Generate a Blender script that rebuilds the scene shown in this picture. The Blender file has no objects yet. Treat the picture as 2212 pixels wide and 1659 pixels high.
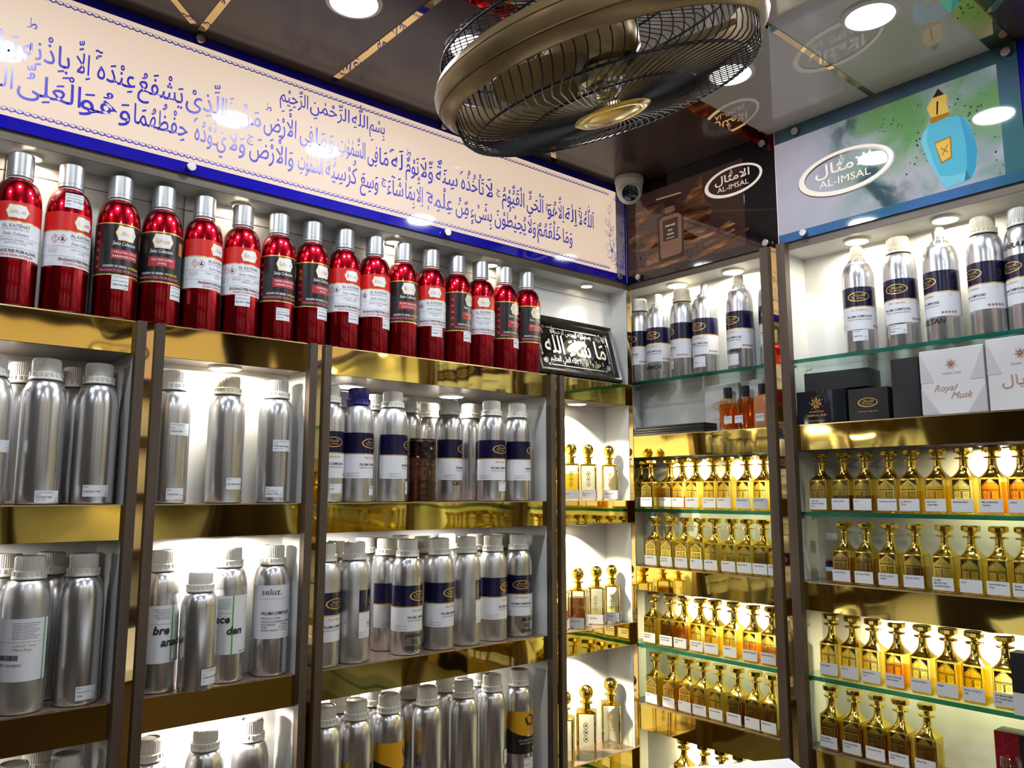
import bpy, math, random
from mathutils import Vector, Matrix, Quaternion
random.seed(7)
scene = bpy.context.scene
COL = scene.collection
PI = math.pi

# ------------------------------------------------------------------ camera
# The corner where the two shelf fronts meet is the origin: the left run of
# cabinets faces -y along y = 0, the right run faces -x along x = 0.
FPX, YAW, PITCH, ROLL = 1722.469, 0.871215, 0.135976, 0.000473
CAM = Vector((-1.80792, -1.6, 0.0))
FLOOR, CEIL = -1.45, 0.938
FW = Vector((math.cos(YAW) * math.cos(PITCH), math.sin(YAW) * math.cos(PITCH), math.sin(PITCH)))
_r = Vector((math.sin(YAW), -math.cos(YAW), 0.0))
_u = _r.cross(FW)
RT = math.cos(ROLL) * _r + math.sin(ROLL) * _u
UP = -math.sin(ROLL) * _r + math.cos(ROLL) * _u
cam_data = bpy.data.cameras.new('camera')
cam_data.sensor_fit = 'HORIZONTAL'
cam_data.sensor_width = 36.0
cam_data.lens = FPX / 2212 * 36.0
cam_data.clip_start = 0.02
cam_data.clip_end = 50
cam = bpy.data.objects.new('camera', cam_data)
COL.objects.link(cam)
cam.matrix_world = Matrix((
    (RT.x, UP.x, -FW.x, CAM.x), (RT.y, UP.y, -FW.y, CAM.y), (RT.z, UP.z, -FW.z, CAM.z), (0, 0, 0, 1)))
scene.camera = cam

# ------------------------------------------------------------------ world, exposure
world = bpy.data.worlds.new('shop_world')
world.use_nodes = True
world.node_tree.nodes['Background'].inputs[0].default_value = (0.9, 0.95, 1.0, 1)
world.node_tree.nodes['Background'].inputs[1].default_value = 0.02
scene.world = world
scene.view_settings.view_transform = 'Standard'
scene.view_settings.look = 'None'
scene.view_settings.exposure = 0.0
scene.view_settings.gamma = 1.0
scene.view_settings.use_curve_mapping = False
cy = scene.cycles
cy.use_denoising = True
cy.max_bounces = 9
cy.diffuse_bounces = 3
cy.glossy_bounces = 5
cy.transmission_bounces = 4
cy.transparent_max_bounces = 28
cy.caustics_reflective = False
cy.caustics_refractive = False
cy.sample_clamp_indirect = 3.0
cy.blur_glossy = 0.6


def ray(px, py):
    return FW + RT * ((px - 1106.0) / FPX) - UP * ((py - 829.5) / FPX)


def on_x(px, py, x):
    d = ray(px, py)
    return CAM + d * ((x - CAM.x) / d.x)


def on_y(px, py, y):
    d = ray(px, py)
    return CAM + d * ((y - CAM.y) / d.y)


def on_z(px, py, z):
    d = ray(px, py)
    return CAM + d * ((z - CAM.z) / d.z)


# ------------------------------------------------------------------ lamps (every lamp's light sits just under its diffuser)
WARM = (1.0, 0.80, 0.50)
AMBER = (1.0, 0.80, 0.38)
COOL = (0.86, 0.93, 1.0)
P_CEIL = 2.6        # watts of each ceiling lamp
CEILING_LAMPS = [tuple(on_z(px, py, CEIL).xy) for px, py in ((765, 2), (1017, 97), (1577, 156), (1879, 30))] + [(-1.62, -0.32), (-2.1, -0.4),
                 (-0.36, -1.45), (-0.6, -2.2), (-1.35, -2.1), (-2.2, -2.1), (-2.6, -1.2), (-1.5, -1.25)]  # the lamps listed by position are unseen, added for highlights and ambient light

# ------------------------------------------------------------------ materials
MATS = {}


def mat(name, color=(0.8, 0.8, 0.8), rough=0.5, metal=0.0, coat=0.0, emis=None, estr=0.0, spec=None):
    if name in MATS:
        return MATS[name]
    m = bpy.data.materials.new(name)
    m.use_nodes = True
    b = m.node_tree.nodes['Principled BSDF']
    b.inputs['Base Color'].default_value = (*color, 1)
    b.inputs['Roughness'].default_value = rough
    b.inputs['Metallic'].default_value = metal
    b.inputs['Coat Weight'].default_value = coat
    b.inputs['Coat Roughness'].default_value = 0.04
    if spec is not None:
        b.inputs['Specular IOR Level'].default_value = spec
    if emis is not None:
        b.inputs['Emission Color'].default_value = (*emis, 1)
        b.inputs['Emission Strength'].default_value = estr
    MATS[name] = m
    return m


def nodes(m):
    return m.node_tree.nodes, m.node_tree.links, m.node_tree.nodes['Principled BSDF']


def srgb(r, g, b):
    f = lambda c: (c / 255 / 12.92) if c / 255 <= 0.04045 else ((c / 255 + 0.055) / 1.055) ** 2.4
    return (f(r), f(g), f(b))


def noise_mix(m, scale, c1, c2, stretch=(1, 1, 1), detail=4.0, lo=0.35, hi=0.65, coord='Object', socket='Base Color', rough=None, bump=0.0):
    nd, lk, b = nodes(m)
    tc = nd.new('ShaderNodeTexCoord')
    mp = nd.new('ShaderNodeMapping')
    mp.inputs['Scale'].default_value = stretch
    no = nd.new('ShaderNodeTexNoise')
    no.inputs['Scale'].default_value = scale
    no.inputs['Detail'].default_value = detail
    cr = nd.new('ShaderNodeValToRGB')
    cr.color_ramp.elements[0].position = lo
    cr.color_ramp.elements[1].position = hi
    cr.color_ramp.elements[0].color = (*c1, 1)
    cr.color_ramp.elements[1].color = (*c2, 1)
    lk.new(tc.outputs[coord], mp.inputs[0])
    lk.new(mp.outputs[0], no.inputs['Vector'])
    lk.new(no.outputs['Fac'], cr.inputs[0])
    lk.new(cr.outputs[0], b.inputs[socket])
    if rough:
        mr = nd.new('ShaderNodeMapRange')
        mr.inputs[3].default_value = rough[0]
        mr.inputs[4].default_value = rough[1]
        lk.new(no.outputs['Fac'], mr.inputs[0])
        lk.new(mr.outputs[0], b.inputs['Roughness'])
    if bump:
        bp = nd.new('ShaderNodeBump')
        bp.inputs['Strength'].default_value = bump
        bp.inputs['Distance'].default_value = 0.01
        lk.new(no.outputs['Fac'], bp.inputs['Height'])
        lk.new(bp.outputs[0], b.inputs['Normal'])
    return m


WOOD = noise_mix(mat('brown_laminate', rough=0.42), 60, srgb(68, 55, 45), srgb(82, 67, 55), (1, 1, 0.06), 6)
WOODH = noise_mix(mat('brown_laminate_long_grain', rough=0.42), 60, srgb(78, 67, 55), srgb(98, 86, 72), (0.06, 0.06, 1), 6)
WOODD = mat('brown_laminate_edge', srgb(62, 50, 42), 0.45)
SHELFTOP = mat('shelf_board_brown', srgb(120, 102, 92), 0.22)
WHITE = mat('white_laminate', (0.80, 0.80, 0.78), 0.22)
CEILBROWN = noise_mix(mat('ceiling_brown_laminate', rough=0.2), 3, srgb(62, 51, 43), srgb(70, 58, 49), detail=3)
CEILWHITE = mat('ceiling_white_gloss', srgb(208, 200, 188), 0.04, coat=0.6)
GOLDM = noise_mix(mat('gold_mirror', rough=0.03, metal=1.0), 6, (0.78, 0.58, 0.13), (0.84, 0.64, 0.18), (1, 1, 0.5), 1.0, rough=(0.02, 0.06), bump=0.38)
GOLDSTRIP = mat('gold_mirror_flat', (0.74, 0.55, 0.26), 0.03, 1.0)
GOLD = mat('gold_chrome', (0.93, 0.71, 0.15), 0.10, 1.0)
BRASS = mat('brass_badge', (0.80, 0.62, 0.25), 0.22, 1.0)
GOLDEDGE = mat('gold_edge_trim', (0.95, 0.76, 0.42), 0.25, 1.0)
FANGOLD = noise_mix(mat('fan_bronze', rough=0.33, metal=0.55), 30, srgb(150, 126, 88), srgb(164, 139, 98), detail=3)
BLADE = mat('fan_blade_bronze', srgb(128, 108, 74), 0.35, 0.4)
WIRE = mat('fan_wire', (0.022, 0.024, 0.028), 0.3, 0.3)
CHROME = mat('chrome', (0.75, 0.76, 0.78), 0.12, 1.0)
STEEL = mat('brushed_steel', (0.62, 0.61, 0.60), 0.3, 1.0)
ALU = noise_mix(mat('aluminium', rough=0.3, metal=0.96), 26, (0.74, 0.75, 0.78), (0.88, 0.88, 0.90), (1, 1, 0.10), 5, rough=(0.19, 0.31))
ALUD = noise_mix(mat('worn_aluminium', rough=0.34, metal=0.9), 30, (0.56, 0.56, 0.57), (0.82, 0.82, 0.83), (1, 1, 0.5), 8, rough=(0.24, 0.42))
REDM = mat('red_anodised_metal', (0.36, 0.003, 0.012), 0.27, 1.0, coat=0.7)
SILVERCAP = mat('silver_cap', (0.60, 0.61, 0.63), 0.34, 0.9)
PLAST = mat('white_plastic', (0.72, 0.69, 0.63), 0.42)
PLASTB = mat('blue_plastic', srgb(20, 20, 110), 0.35)
PLASTG = mat('beige_plastic', (0.66, 0.58, 0.42), 0.45)
BLACKP = mat('black_plastic', (0.012, 0.012, 0.013), 0.35)
NAVY = mat('navy_print', srgb(18, 16, 52), 0.22)
LWHITE = mat('label_white', (0.74, 0.74, 0.78), 0.4)
LPAPER = mat('sticker_paper', (0.72, 0.73, 0.77), 0.5)
LBLACK = mat('label_black', srgb(28, 27, 29), 0.3)
LRED = mat('label_red', srgb(205, 32, 28), 0.35)
INK = mat('black_ink', (0.012, 0.012, 0.016), 0.5)
INKRED = mat('red_ink', srgb(200, 30, 45), 0.5)
INKGOLD = mat('gold_foil', (0.80, 0.52, 0.14), 0.3, 0.7)
INKWHITE = mat('white_ink', (0.85, 0.85, 0.86), 0.5)
INKGREEN = mat('green_ink', srgb(70, 170, 50), 0.5)
INKYEL = mat('yellow_ink', srgb(225, 205, 60), 0.5)
INKGREY = mat('grey_ink', (0.25, 0.25, 0.28), 0.5)
YELLOWL = mat('mustard_print', srgb(205, 150, 25), 0.4)
BANBLUE = mat('banner_blue', srgb(22, 16, 150), 0.06, coat=0.5)
BANGREY = mat('banner_unlit', srgb(190, 178, 186), 0.06, coat=0.5)
LETTER = mat('banner_lettering', srgb(48, 40, 150), 0.3, emis=srgb(40, 34, 140), estr=0.55)
BANLIT = mat('banner_backlit_acrylic', (0.20, 0.18, 0.17), 0.03, coat=0.5, emis=srgb(255, 226, 198), estr=0.70)
LOGOLIT = mat('logo_backlit', (0.35, 0.33, 0.30), 0.05, emis=srgb(255, 236, 214), estr=0.55)
LOGODARK = mat('logo_outline', srgb(60, 40, 45), 0.3)
DIFFUSER = mat('lamp_diffuser', (0.9, 0.9, 0.9), 0.4, emis=(1, 0.98, 0.95), estr=14.0)
DIFFWARM = mat('warm_lamp_diffuser', (0.9, 0.9, 0.9), 0.4, emis=(1, 0.86, 0.62), estr=9.0)
RIM = mat('lamp_rim_white', (0.78, 0.77, 0.75), 0.35)
BOXBLACK = mat('black_card', (0.012, 0.012, 0.014), 0.35)
BOXNAVY = mat('navy_card_wrapped', (0.012, 0.014, 0.022), 0.08, coat=1.0)
BOXWHITE = noise_mix(mat('white_card', rough=0.35), 6, (0.62, 0.60, 0.61), (0.74, 0.72, 0.72), detail=1.0)
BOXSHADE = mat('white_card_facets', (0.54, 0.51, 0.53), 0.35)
INKROSE = mat('rose_gold_foil', (0.62, 0.36, 0.26), 0.35, 0.5)
FRAMEB = mat('black_frame', (0.014, 0.011, 0.010), 0.2, coat=0.5)
FRAMEG = mat('dark_brown_frame', (0.05, 0.022, 0.018), 0.22, coat=0.5)
BOARD = mat('black_velvet_board', (0.010, 0.010, 0.010), 0.05, coat=0.4)
FOILW = mat('silver_foil_letters', (0.72, 0.72, 0.64), 0.25, 0.4)
WALLP = mat('shop_wall_brown', srgb(70, 56, 46), 0.5)
FLOORM = noise_mix(mat('floor_tile', rough=0.25), 4, srgb(120, 108, 95), srgb(140, 128, 112))
CAMW = mat('camera_white_plastic', (0.70, 0.66, 0.60), 0.38)
LENS = mat('camera_black_glass', (0.012, 0.016, 0.018), 0.05, coat=0.8)
COUNTER = mat('white_counter', (0.78, 0.80, 0.86), 0.3)


def clear_mat(name, tint, gloss=0.08, goldmix=0.0, goldcol=(0.95, 0.66, 0.16), grough=0.1, ior=1.45, absorb=None):
    """thin clear material: tinted transparency, fresnel reflection, an optional share of metal plating"""
    m = bpy.data.materials.new(name)
    m.use_nodes = True
    nd, lk = m.node_tree.nodes, m.node_tree.links
    nd.clear()
    out = nd.new('ShaderNodeOutputMaterial')
    tr = nd.new('ShaderNodeBsdfTransparent')
    tr.inputs[0].default_value = (*tint, 1)
    gl = nd.new('ShaderNodeBsdfGlossy')
    gl.inputs['Roughness'].default_value = gloss
    fr = nd.new('ShaderNodeFresnel')  # the same reflectance from both sides of the thin wall
    ge = nd.new('ShaderNodeNewGeometry')
    mr = nd.new('ShaderNodeMapRange')
    mr.inputs[3].default_value = ior
    mr.inputs[4].default_value = 1.0 / ior
    lk.new(ge.outputs['Backfacing'], mr.inputs[0])
    lk.new(mr.outputs[0], fr.inputs[0])
    mx = nd.new('ShaderNodeMixShader')
    lk.new(fr.outputs[0], mx.inputs[0])
    lk.new(tr.outputs[0], mx.inputs[1])
    lk.new(gl.outputs[0], mx.inputs[2])
    last = mx
    if goldmix > 0:
        g2 = nd.new('ShaderNodeBsdfGlossy')
        g2.inputs[0].default_value = (*goldcol, 1)
        g2.inputs['Roughness'].default_value = grough
        m2 = nd.new('ShaderNodeMixShader')
        m2.inputs[0].default_value = goldmix
        lk.new(mx.outputs[0], m2.inputs[1])
        lk.new(g2.outputs[0], m2.inputs[2])
        last = m2
    lk.new(last.outputs[0], out.inputs[0])
    MATS[name] = m
    return m


GLASS = clear_mat('shelf_glass', (0.90, 0.97, 0.94), 0.02)
GLASSEDGE = clear_mat('shelf_glass_edge', (0.10, 0.42, 0.34), 0.08, 0.35, (0.05, 0.42, 0.32), 0.25)
DGLASS = clear_mat('decanter_glass', (1.0, 0.95, 0.60), 0.03, 0.20, (0.95, 0.80, 0.30), 0.18)
DGOLDG = clear_mat('decanter_gilded_glass', (1.0, 0.88, 0.28), 0.05, 0.50, (0.95, 0.74, 0.16), 0.12)
BGLASS = clear_mat('flacon_glass', (0.96, 0.96, 0.88), 0.03, 0.12, (0.9, 0.85, 0.6), 0.15)
PET = clear_mat('pet_plastic', (0.93, 0.92, 0.88), 0.06)
LIQ_AMBER = clear_mat('amber_oil', (0.72, 0.38, 0.10), 0.05)
LIQ_DARK = clear_mat('dark_oil', (0.42, 0.22, 0.09), 0.05)
LIQ_YEL = clear_mat('yellow_oil', (0.95, 0.80, 0.15), 0.05)
LIQ_PALE = clear_mat('pale_oil', (0.97, 0.92, 0.62), 0.05)
LIQ_ORANGE = clear_mat('orange_perfume', (0.95, 0.58, 0.20), 0.05)
ORGLASS = clear_mat('orange_bottle_glass', (0.98, 0.84, 0.62), 0.04)
FROST = mat('frosted_orange_glass', (0.50, 0.20, 0.08), 0.3)


# ------------------------------------------------------------------ mesh building
class MB:
    """collects shapes with their materials and links them as one mesh"""

    def __init__(self):
        self.v, self.f, self.m, self.mats = [], [], [], []

    def mi(self, m):
        if m not in self.mats:
            self.mats.append(m)
        return self.mats.index(m)

    def add(self, vs, fs, m, tf=None):
        o = len(self.v)
        i = self.mi(m)
        if tf:
            vs = [tf(p) for p in vs]
        self.v += [tuple(p) for p in vs]
        self.f += [tuple(k + o for k in f) for f in fs]
        self.m += [i] * len(fs)
        return self

    def box(self, a, b, m, tf=None):
        (x0, y0, z0), (x1, y1, z1) = a, b
        x0, x1 = min(x0, x1), max(x0, x1)
        y0, y1 = min(y0, y1), max(y0, y1)
        z0, z1 = min(z0, z1), max(z0, z1)
        vs = [(x0, y0, z0), (x1, y0, z0), (x1, y1, z0), (x0, y1, z0), (x0, y0, z1), (x1, y0, z1), (x1, y1, z1), (x0, y1, z1)]
        fs = [(0, 3, 2, 1), (4, 5, 6, 7), (0, 1, 5, 4), (1, 2, 6, 5), (2, 3, 7, 6), (3, 0, 4, 7)]
        return self.add(vs, fs, m, tf)

    def lathe(self, prof, m, seg=32, tf=None, cap0=True, cap1=True, ribs=None):
        vs, fs = [], []
        n = len(prof)
        for k in range(seg):
            a = 2 * PI * k / seg
            for (r, z) in prof:
                rr = r
                if ribs and ribs[0] <= z <= ribs[1]:
                    rr = r - (ribs[2] if k % 2 else 0)
                vs.append((rr * math.cos(a), rr * math.sin(a), z))
        for k in range(seg):
            k2 = (k + 1) % seg
            for i in range(n - 1):
                fs.append((k * n + i, k2 * n + i, k2 * n + i + 1, k * n + i + 1))
        if cap0 and prof[0][0] > 1e-6:
            fs.append(tuple(k * n for k in reversed(range(seg))))
        if cap1 and prof[-1][0] > 1e-6:
            fs.append(tuple(k * n + n - 1 for k in range(seg)))
        return self.add(vs, fs, m, tf)

    def tube(self, pts, r, m, seg=5, tf=None, closed=False):
        pts = [Vector(p) for p in pts]
        n = len(pts)
        vs, fs = [], []
        prev = None
        for i, p in enumerate(pts):
            if closed:
                d = pts[(i + 1) % n] - pts[i - 1]
            else:
                d = pts[min(i + 1, n - 1)] - pts[max(i - 1, 0)]
            d.normalize()
            if prev is None:
                ref = Vector((0, 0, 1)) if abs(d.z) < 0.9 else Vector((1, 0, 0))
                a = d.cross(ref).normalized()
            else:
                a = (prev - d * prev.dot(d)).normalized()
            prev = a
            b = d.cross(a)
            for k in range(seg):
                t = 2 * PI * k / seg
                vs.append(p + a * (r * math.cos(t)) + b * (r * math.sin(t)))
        for i in range(n if closed else n - 1):
            j = (i + 1) % n
            for k in range(seg):
                k2 = (k + 1) % seg
                fs.append((i * seg + k, i * seg + k2, j * seg + k2, j * seg + k))
        if not closed:
            fs.append(tuple(reversed(range(seg))))
            fs.append(tuple((n - 1) * seg + k for k in range(seg)))
        return self.add(vs, fs, m, tf)

    def loft(self, loops, m, tf=None, cap0=True, cap1=True):
        n = len(loops[0])
        vs = [p for l in loops for p in l]
        fs = []
        for i in range(len(loops) - 1):
            for k in range(n):
                k2 = (k + 1) % n
                fs.append((i * n + k, i * n + k2, (i + 1) * n + k2, (i + 1) * n + k))
        if cap0:
            fs.append(tuple(reversed(range(n))))
        if cap1:
            fs.append(tuple((len(loops) - 1) * n + k for k in range(n)))
        return self.add(vs, fs, m, tf)

    def mesh(self, name, smooth=35):
        me = bpy.data.meshes.new(name)
        me.from_pydata(self.v, [], self.f)
        for m in self.mats:
            me.materials.append(m)
        me.polygons.foreach_set('material_index', self.m)
        if smooth:
            me.polygons.foreach_set('use_smooth', [True] * len(self.f))
            me.set_sharp_from_angle(angle=math.radians(smooth))
        me.update()
        return me

    def build(self, name, parent=None, smooth=35, loc=None):
        return part(name, self.mesh(name, smooth), parent, loc)


def part(name, me, parent=None, loc=None, rotz=None, label=None):
    o = bpy.data.objects.new(name, me)
    COL.objects.link(o)
    if parent is not None:
        o.parent = parent
    if loc is not None:
        o.location = loc
    if rotz is not None:
        o.rotation_euler = (0, 0, rotz)
    if label:
        o['label'] = label
    return o


def thing(name, cat, label, loc=(0, 0, 0), rotz=0.0, group=None):
    o = bpy.data.objects.new(name, None)
    COL.objects.link(o)
    o.empty_display_size = 0.02
    o.location = loc
    o.rotation_euler = (0, 0, rotz)
    o['category'] = cat
    o['label'] = label
    if group:
        o['group'] = group
    return o


def struct(o):
    o['kind'] = 'structure'
    return o


def rrect(w, d, r, n=3):
    """rounded rectangle loop, counter-clockwise"""
    pts = []
    for cx, cyy, a0 in ((w / 2 - r, -d / 2 + r, -PI / 2), (w / 2 - r, d / 2 - r, 0), (-w / 2 + r, d / 2 - r, PI / 2), (-w / 2 + r, -d / 2 + r, PI)):
        for k in range(n + 1):
            a = a0 + PI / 2 * k / n
            pts.append((cx + r * math.cos(a), cyy + r * math.sin(a)))
    return pts


def prism(mb, w, d, r, z0, z1, m, bev=0.0, tf=None, n=3):
    loops = []
    if bev:
        loops.append([(x * (1 - 2 * bev / w), y * (1 - 2 * bev / d), z0) for x, y in rrect(w, d, r, n)])
        loops.append([(x, y, z0 + bev) for x, y in rrect(w, d, r, n)])
        loops.append([(x, y, z1 - bev) for x, y in rrect(w, d, r, n)])
        loops.append([(x * (1 - 2 * bev / w), y * (1 - 2 * bev / d), z1) for x, y in rrect(w, d, r, n)])
    else:
        loops = [[(x, y, z) for x, y in rrect(w, d, r, n)] for z in (z0, z1)]
    return mb.loft(loops, m, tf)


# ------------------------------------------------------------------ lettering
_tc = bpy.data.curves.new('lettering_source', 'FONT')
_tc.resolution_u = 2
_to = bpy.data.objects.new('lettering_source', _tc)
COL.objects.link(_to)
_cache = {}


def glyphs(s, bold=0.0, shear=0.0):
    """vertices and faces of a line of type, flat in x/y, size 1"""
    key = (s, bold, shear)
    if key not in _cache:
        _tc.body = s
        _tc.offset = bold
        _tc.shear = shear
        dg = bpy.context.evaluated_depsgraph_get()
        _to.update_tag()
        bpy.context.view_layer.update()
        me = bpy.data.meshes.new_from_object(_to.evaluated_get(bpy.context.evaluated_depsgraph_get()))
        vs = [(v.co.x, v.co.y) for v in me.vertices]
        fs = [tuple(p.vertices) for p in me.polygons]
        bpy.data.meshes.remove(me)
        _cache[key] = (vs, fs)
    return _cache[key]


# Arabic letters: first presentation form and how many forms (isolated, final, initial, medial)
FORMS = {}
for cp, base, n in ((0x621, 0xFE80, 1), (0x622, 0xFE81, 2), (0x623, 0xFE83, 2), (0x624, 0xFE85, 2), (0x625, 0xFE87, 2), (0x626, 0xFE89, 4),
                    (0x627, 0xFE8D, 2), (0x628, 0xFE8F, 4), (0x629, 0xFE93, 2), (0x62A, 0xFE95, 4), (0x62B, 0xFE99, 4), (0x62C, 0xFE9D, 4),
                    (0x62D, 0xFEA1, 4), (0x62E, 0xFEA5, 4), (0x62F, 0xFEA9, 2), (0x630, 0xFEAB, 2), (0x631, 0xFEAD, 2), (0x632, 0xFEAF, 2),
                    (0x633, 0xFEB1, 4), (0x634, 0xFEB5, 4), (0x635, 0xFEB9, 4), (0x636, 0xFEBD, 4), (0x637, 0xFEC1, 4), (0x638, 0xFEC5, 4),
                    (0x639, 0xFEC9, 4), (0x63A, 0xFECD, 4), (0x641, 0xFED1, 4), (0x642, 0xFED5, 4), (0x643, 0xFED9, 4), (0x644, 0xFEDD, 4),
                    (0x645, 0xFEE1, 4), (0x646, 0xFEE5, 4), (0x647, 0xFEE9, 4), (0x648, 0xFEED, 2), (0x649, 0xFEEF, 2), (0x64A, 0xFEF1, 4)):
    FORMS[chr(cp)] = (base, n)
LAMALEF = {'\u0622': 0xFEF5, '\u0623': 0xFEF7, '\u0625': 0xFEF9, '\u0627': 0xFEFB}
MARKS = set(chr(c) for c in range(0x64B, 0x656)) | {'\u0670', '\u06DA', '\u0615'}
_adv = {}


def advance(g, bold):
    if (g, bold) not in _adv:
        w2 = max(x for x, y in glyphs(g + '\uFE8D', bold)[0])
        w1 = max(x for x, y in glyphs('\uFE8D', bold)[0])
        _adv[(g, bold)] = w2 - w1
    return _adv[(g, bold)]


def arabic(s, bold=0.0):
    """a shaped right-to-left line that ends at x = 0 on its right side"""
    key = ('ar', s, bold)
    if key in _cache:
        return _cache[key]
    seq = []  # [letter, marks]
    for ch in s:
        if ch in MARKS:
            if seq:
                seq[-1][1].append(ch)
        else:
            if ch in LAMALEF and seq and seq[-1][0] == '\u0644':
                seq[-1][0] = '\u0644' + ch
            else:
                seq.append([ch, []])
    vs, fs = [], []

    def put(g, dx, dy, sc=1.0):
        gv, gf = glyphs(g, bold)
        o = len(vs)
        vs.extend((x * sc + dx, y * sc + dy) for x, y in gv)
        fs.extend(tuple(i + o for i in f) for f in gf)

    x = 0.0
    for i, (c, marks) in enumerate(seq):
        if c == ' ':
            x -= 0.24
            continue
        prev = seq[i - 1][0] if i else ' '
        nxt = seq[i + 1][0] if i + 1 < len(seq) else ' '
        joins_prev = prev != ' ' and len(prev) == 1 and FORMS.get(prev, (0, 0))[1] == 4 and c != '\u0621'
        if len(c) == 2:
            cp = LAMALEF[c[1]] + (1 if joins_prev else 0)
        elif c in FORMS:
            base, n = FORMS[c]
            joins_next = n == 4 and nxt != ' ' and (nxt[0] in FORMS) and nxt != '\u0621'
            k = (3 if joins_prev and joins_next else 2 if joins_next else 1 if joins_prev else 0)
            if n == 2:
                k = 1 if joins_prev else 0
            if n == 1:
                k = 0
            cp = base + k
        else:
            cp = ord(c)
        g = chr(cp)
        a = advance(g, bold)
        x -= a
        put(g, x, 0)
        gv = glyphs(g, bold)[0]
        top = max(q[1] for q in gv)
        bot = min(q[1] for q in gv)
        mid = x + (min(q[0] for q in gv) + max(q[0] for q in gv)) / 2
        up = max(top, 0.42) + 0.05
        dn = min(bot, 0.0) - 0.05
        for mk in marks:
            mv = glyphs(mk, bold)[0]
            mx0, mx1 = min(q[0] for q in mv), max(q[0] for q in mv)
            my0, my1 = min(q[1] for q in mv), max(q[1] for q in mv)
            if mk in '\u0650\u064D\u0655':
                put(mk, mid - (mx0 + mx1) / 2, dn - my1)
                dn -= (my1 - my0) + 0.04
            else:
                put(mk, mid - (mx0 + mx1) / 2, up - my0)
                up += (my1 - my0) + 0.04
    _cache[key] = (vs, fs)
    return _cache[key]


class Art:
    """flat artwork in (u, v), later wrapped on a plane or a cylinder"""

    def __init__(self):
        self.it = []

    def add(self, vs, fs, m, layer):
        self.it.append((vs, fs, m, layer))
        return self

    def rect(self, u0, v0, u1, v1, m, layer=0, nx=1):
        vs, fs = [], []
        for k in range(nx + 1):
            u = u0 + (u1 - u0) * k / nx
            vs += [(u, v0), (u, v1)]
        for k in range(nx):
            fs.append((2 * k, 2 * k + 2, 2 * k + 3, 2 * k + 1))
        return self.add(vs, fs, m, layer)

    def poly(self, pts, m, layer=0):
        return self.add(list(pts), [tuple(range(len(pts)))], m, layer)

    def ellipse(self, cx, cyy, rx, ry, m, layer=0, n=40):
        return self.poly([(cx + rx * math.cos(2 * PI * k / n), cyy + ry * math.sin(2 * PI * k / n)) for k in range(n)], m, layer)

    def ring(self, cx, cyy, rx, ry, tx, ty, m, layer=0, n=48, ox=0.0, oy=0.0):
        vs, fs = [], []
        for k in range(n):
            a = 2 * PI * k / n
            vs += [(cx + rx * math.cos(a), cyy + ry * math.sin(a)), (cx + ox + (rx - tx) * math.cos(a), cyy + oy + (ry - ty) * math.sin(a))]
        for k in range(n):
            k2 = (k + 1) % n
            fs.append((2 * k, 2 * k2, 2 * k2 + 1, 2 * k + 1))
        return self.add(vs, fs, m, layer)

    def stroke(self, pts, w, m, layer=1, closed=False, taper=False):
        n = len(pts)
        vs, fs = [], []
        for i in range(n):
            if closed:
                a, b = pts[i - 1], pts[(i + 1) % n]
            else:
                a, b = pts[max(i - 1, 0)], pts[min(i + 1, n - 1)]
            dx, dy = b[0] - a[0], b[1] - a[1]
            l = math.hypot(dx, dy) or 1
            ww = w / 2
            if taper:
                ww *= 0.25 + 0.75 * math.sin(PI * i / (n - 1))
            vs += [(pts[i][0] - dy / l * ww, pts[i][1] + dx / l * ww), (pts[i][0] + dy / l * ww, pts[i][1] - dx / l * ww)]
        for i in range(n if closed else n - 1):
            j = (i + 1) % n
            fs.append((2 * i, 2 * i + 1, 2 * j + 1, 2 * j))
        return self.add(vs, fs, m, layer)

    def _fit(self, gv, gf, x, y, h, m, layer, align, width, ref):
        if not gv:
            return self
        x0, x1 = min(q[0] for q in gv), max(q[0] for q in gv)
        sy = h / ref
        sx = (width / (x1 - x0)) if width else sy
        off = {'L': -x0, 'C': -(x0 + x1) / 2, 'R': -x1}[align]
        return self.add([(x + (a + off) * sx, y + b * sy) for a, b in gv], gf, m, layer)

    def text(self, s, x, y, h, m=None, layer=2, align='C', width=None, bold=0.0, shear=0.0):
        for k, line in enumerate(s.split('\n')):
            gv, gf = glyphs(line, bold, shear)
            self._fit(gv, gf, x, y - k * h * 1.55, h, m or INK, layer, align, width, 0.72)
        return self

    def arab(self, s, x, y, h, m=None, layer=2, align='C', width=None, bold=0.0):
        gv, gf = arabic(s, bold)
        return self._fit(gv, gf, x, y, h, m or INK, layer, align, width, 0.72)

    def bake(self, mb, fn, eps=0.00025, slab=0.0):
        for vs, fs, m, layer in self.it:
            if slab:
                vs, fs = slabs(vs, fs, slab)
            mb.add([fn(u, v, layer * eps) for u, v in vs], fs, m)
        return mb


def slabs(vs, fs, du):
    """cuts faces into upright slabs so that they can follow a curved wall"""
    nv, nf = list(vs), []
    for f in fs:
        us = [vs[k][0] for k in f]
        lo, hi = min(us), max(us)
        if hi - lo <= du * 1.01:
            nf.append(f)
            continue
        poly = [vs[k] for k in f]
        for k in range(math.floor(lo / du), math.ceil(hi / du)):
            p = poly
            for lim, sg in ((k * du, 1), ((k + 1) * du, -1)):
                q = []
                for i in range(len(p)):
                    a, b = p[i - 1], p[i]
                    da, db = sg * (a[0] - lim), sg * (b[0] - lim)
                    if (da >= 0) != (db >= 0):
                        t = da / (da - db)
                        q.append((lim, a[1] + (b[1] - a[1]) * t))
                    if db >= 0:
                        q.append(b)
                p = q
                if len(p) < 3:
                    break
            if len(p) >= 3:
                o = len(nv)
                nv.extend(p)
                nf.append(tuple(range(o, o + len(p))))
    return nv, nf


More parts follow.
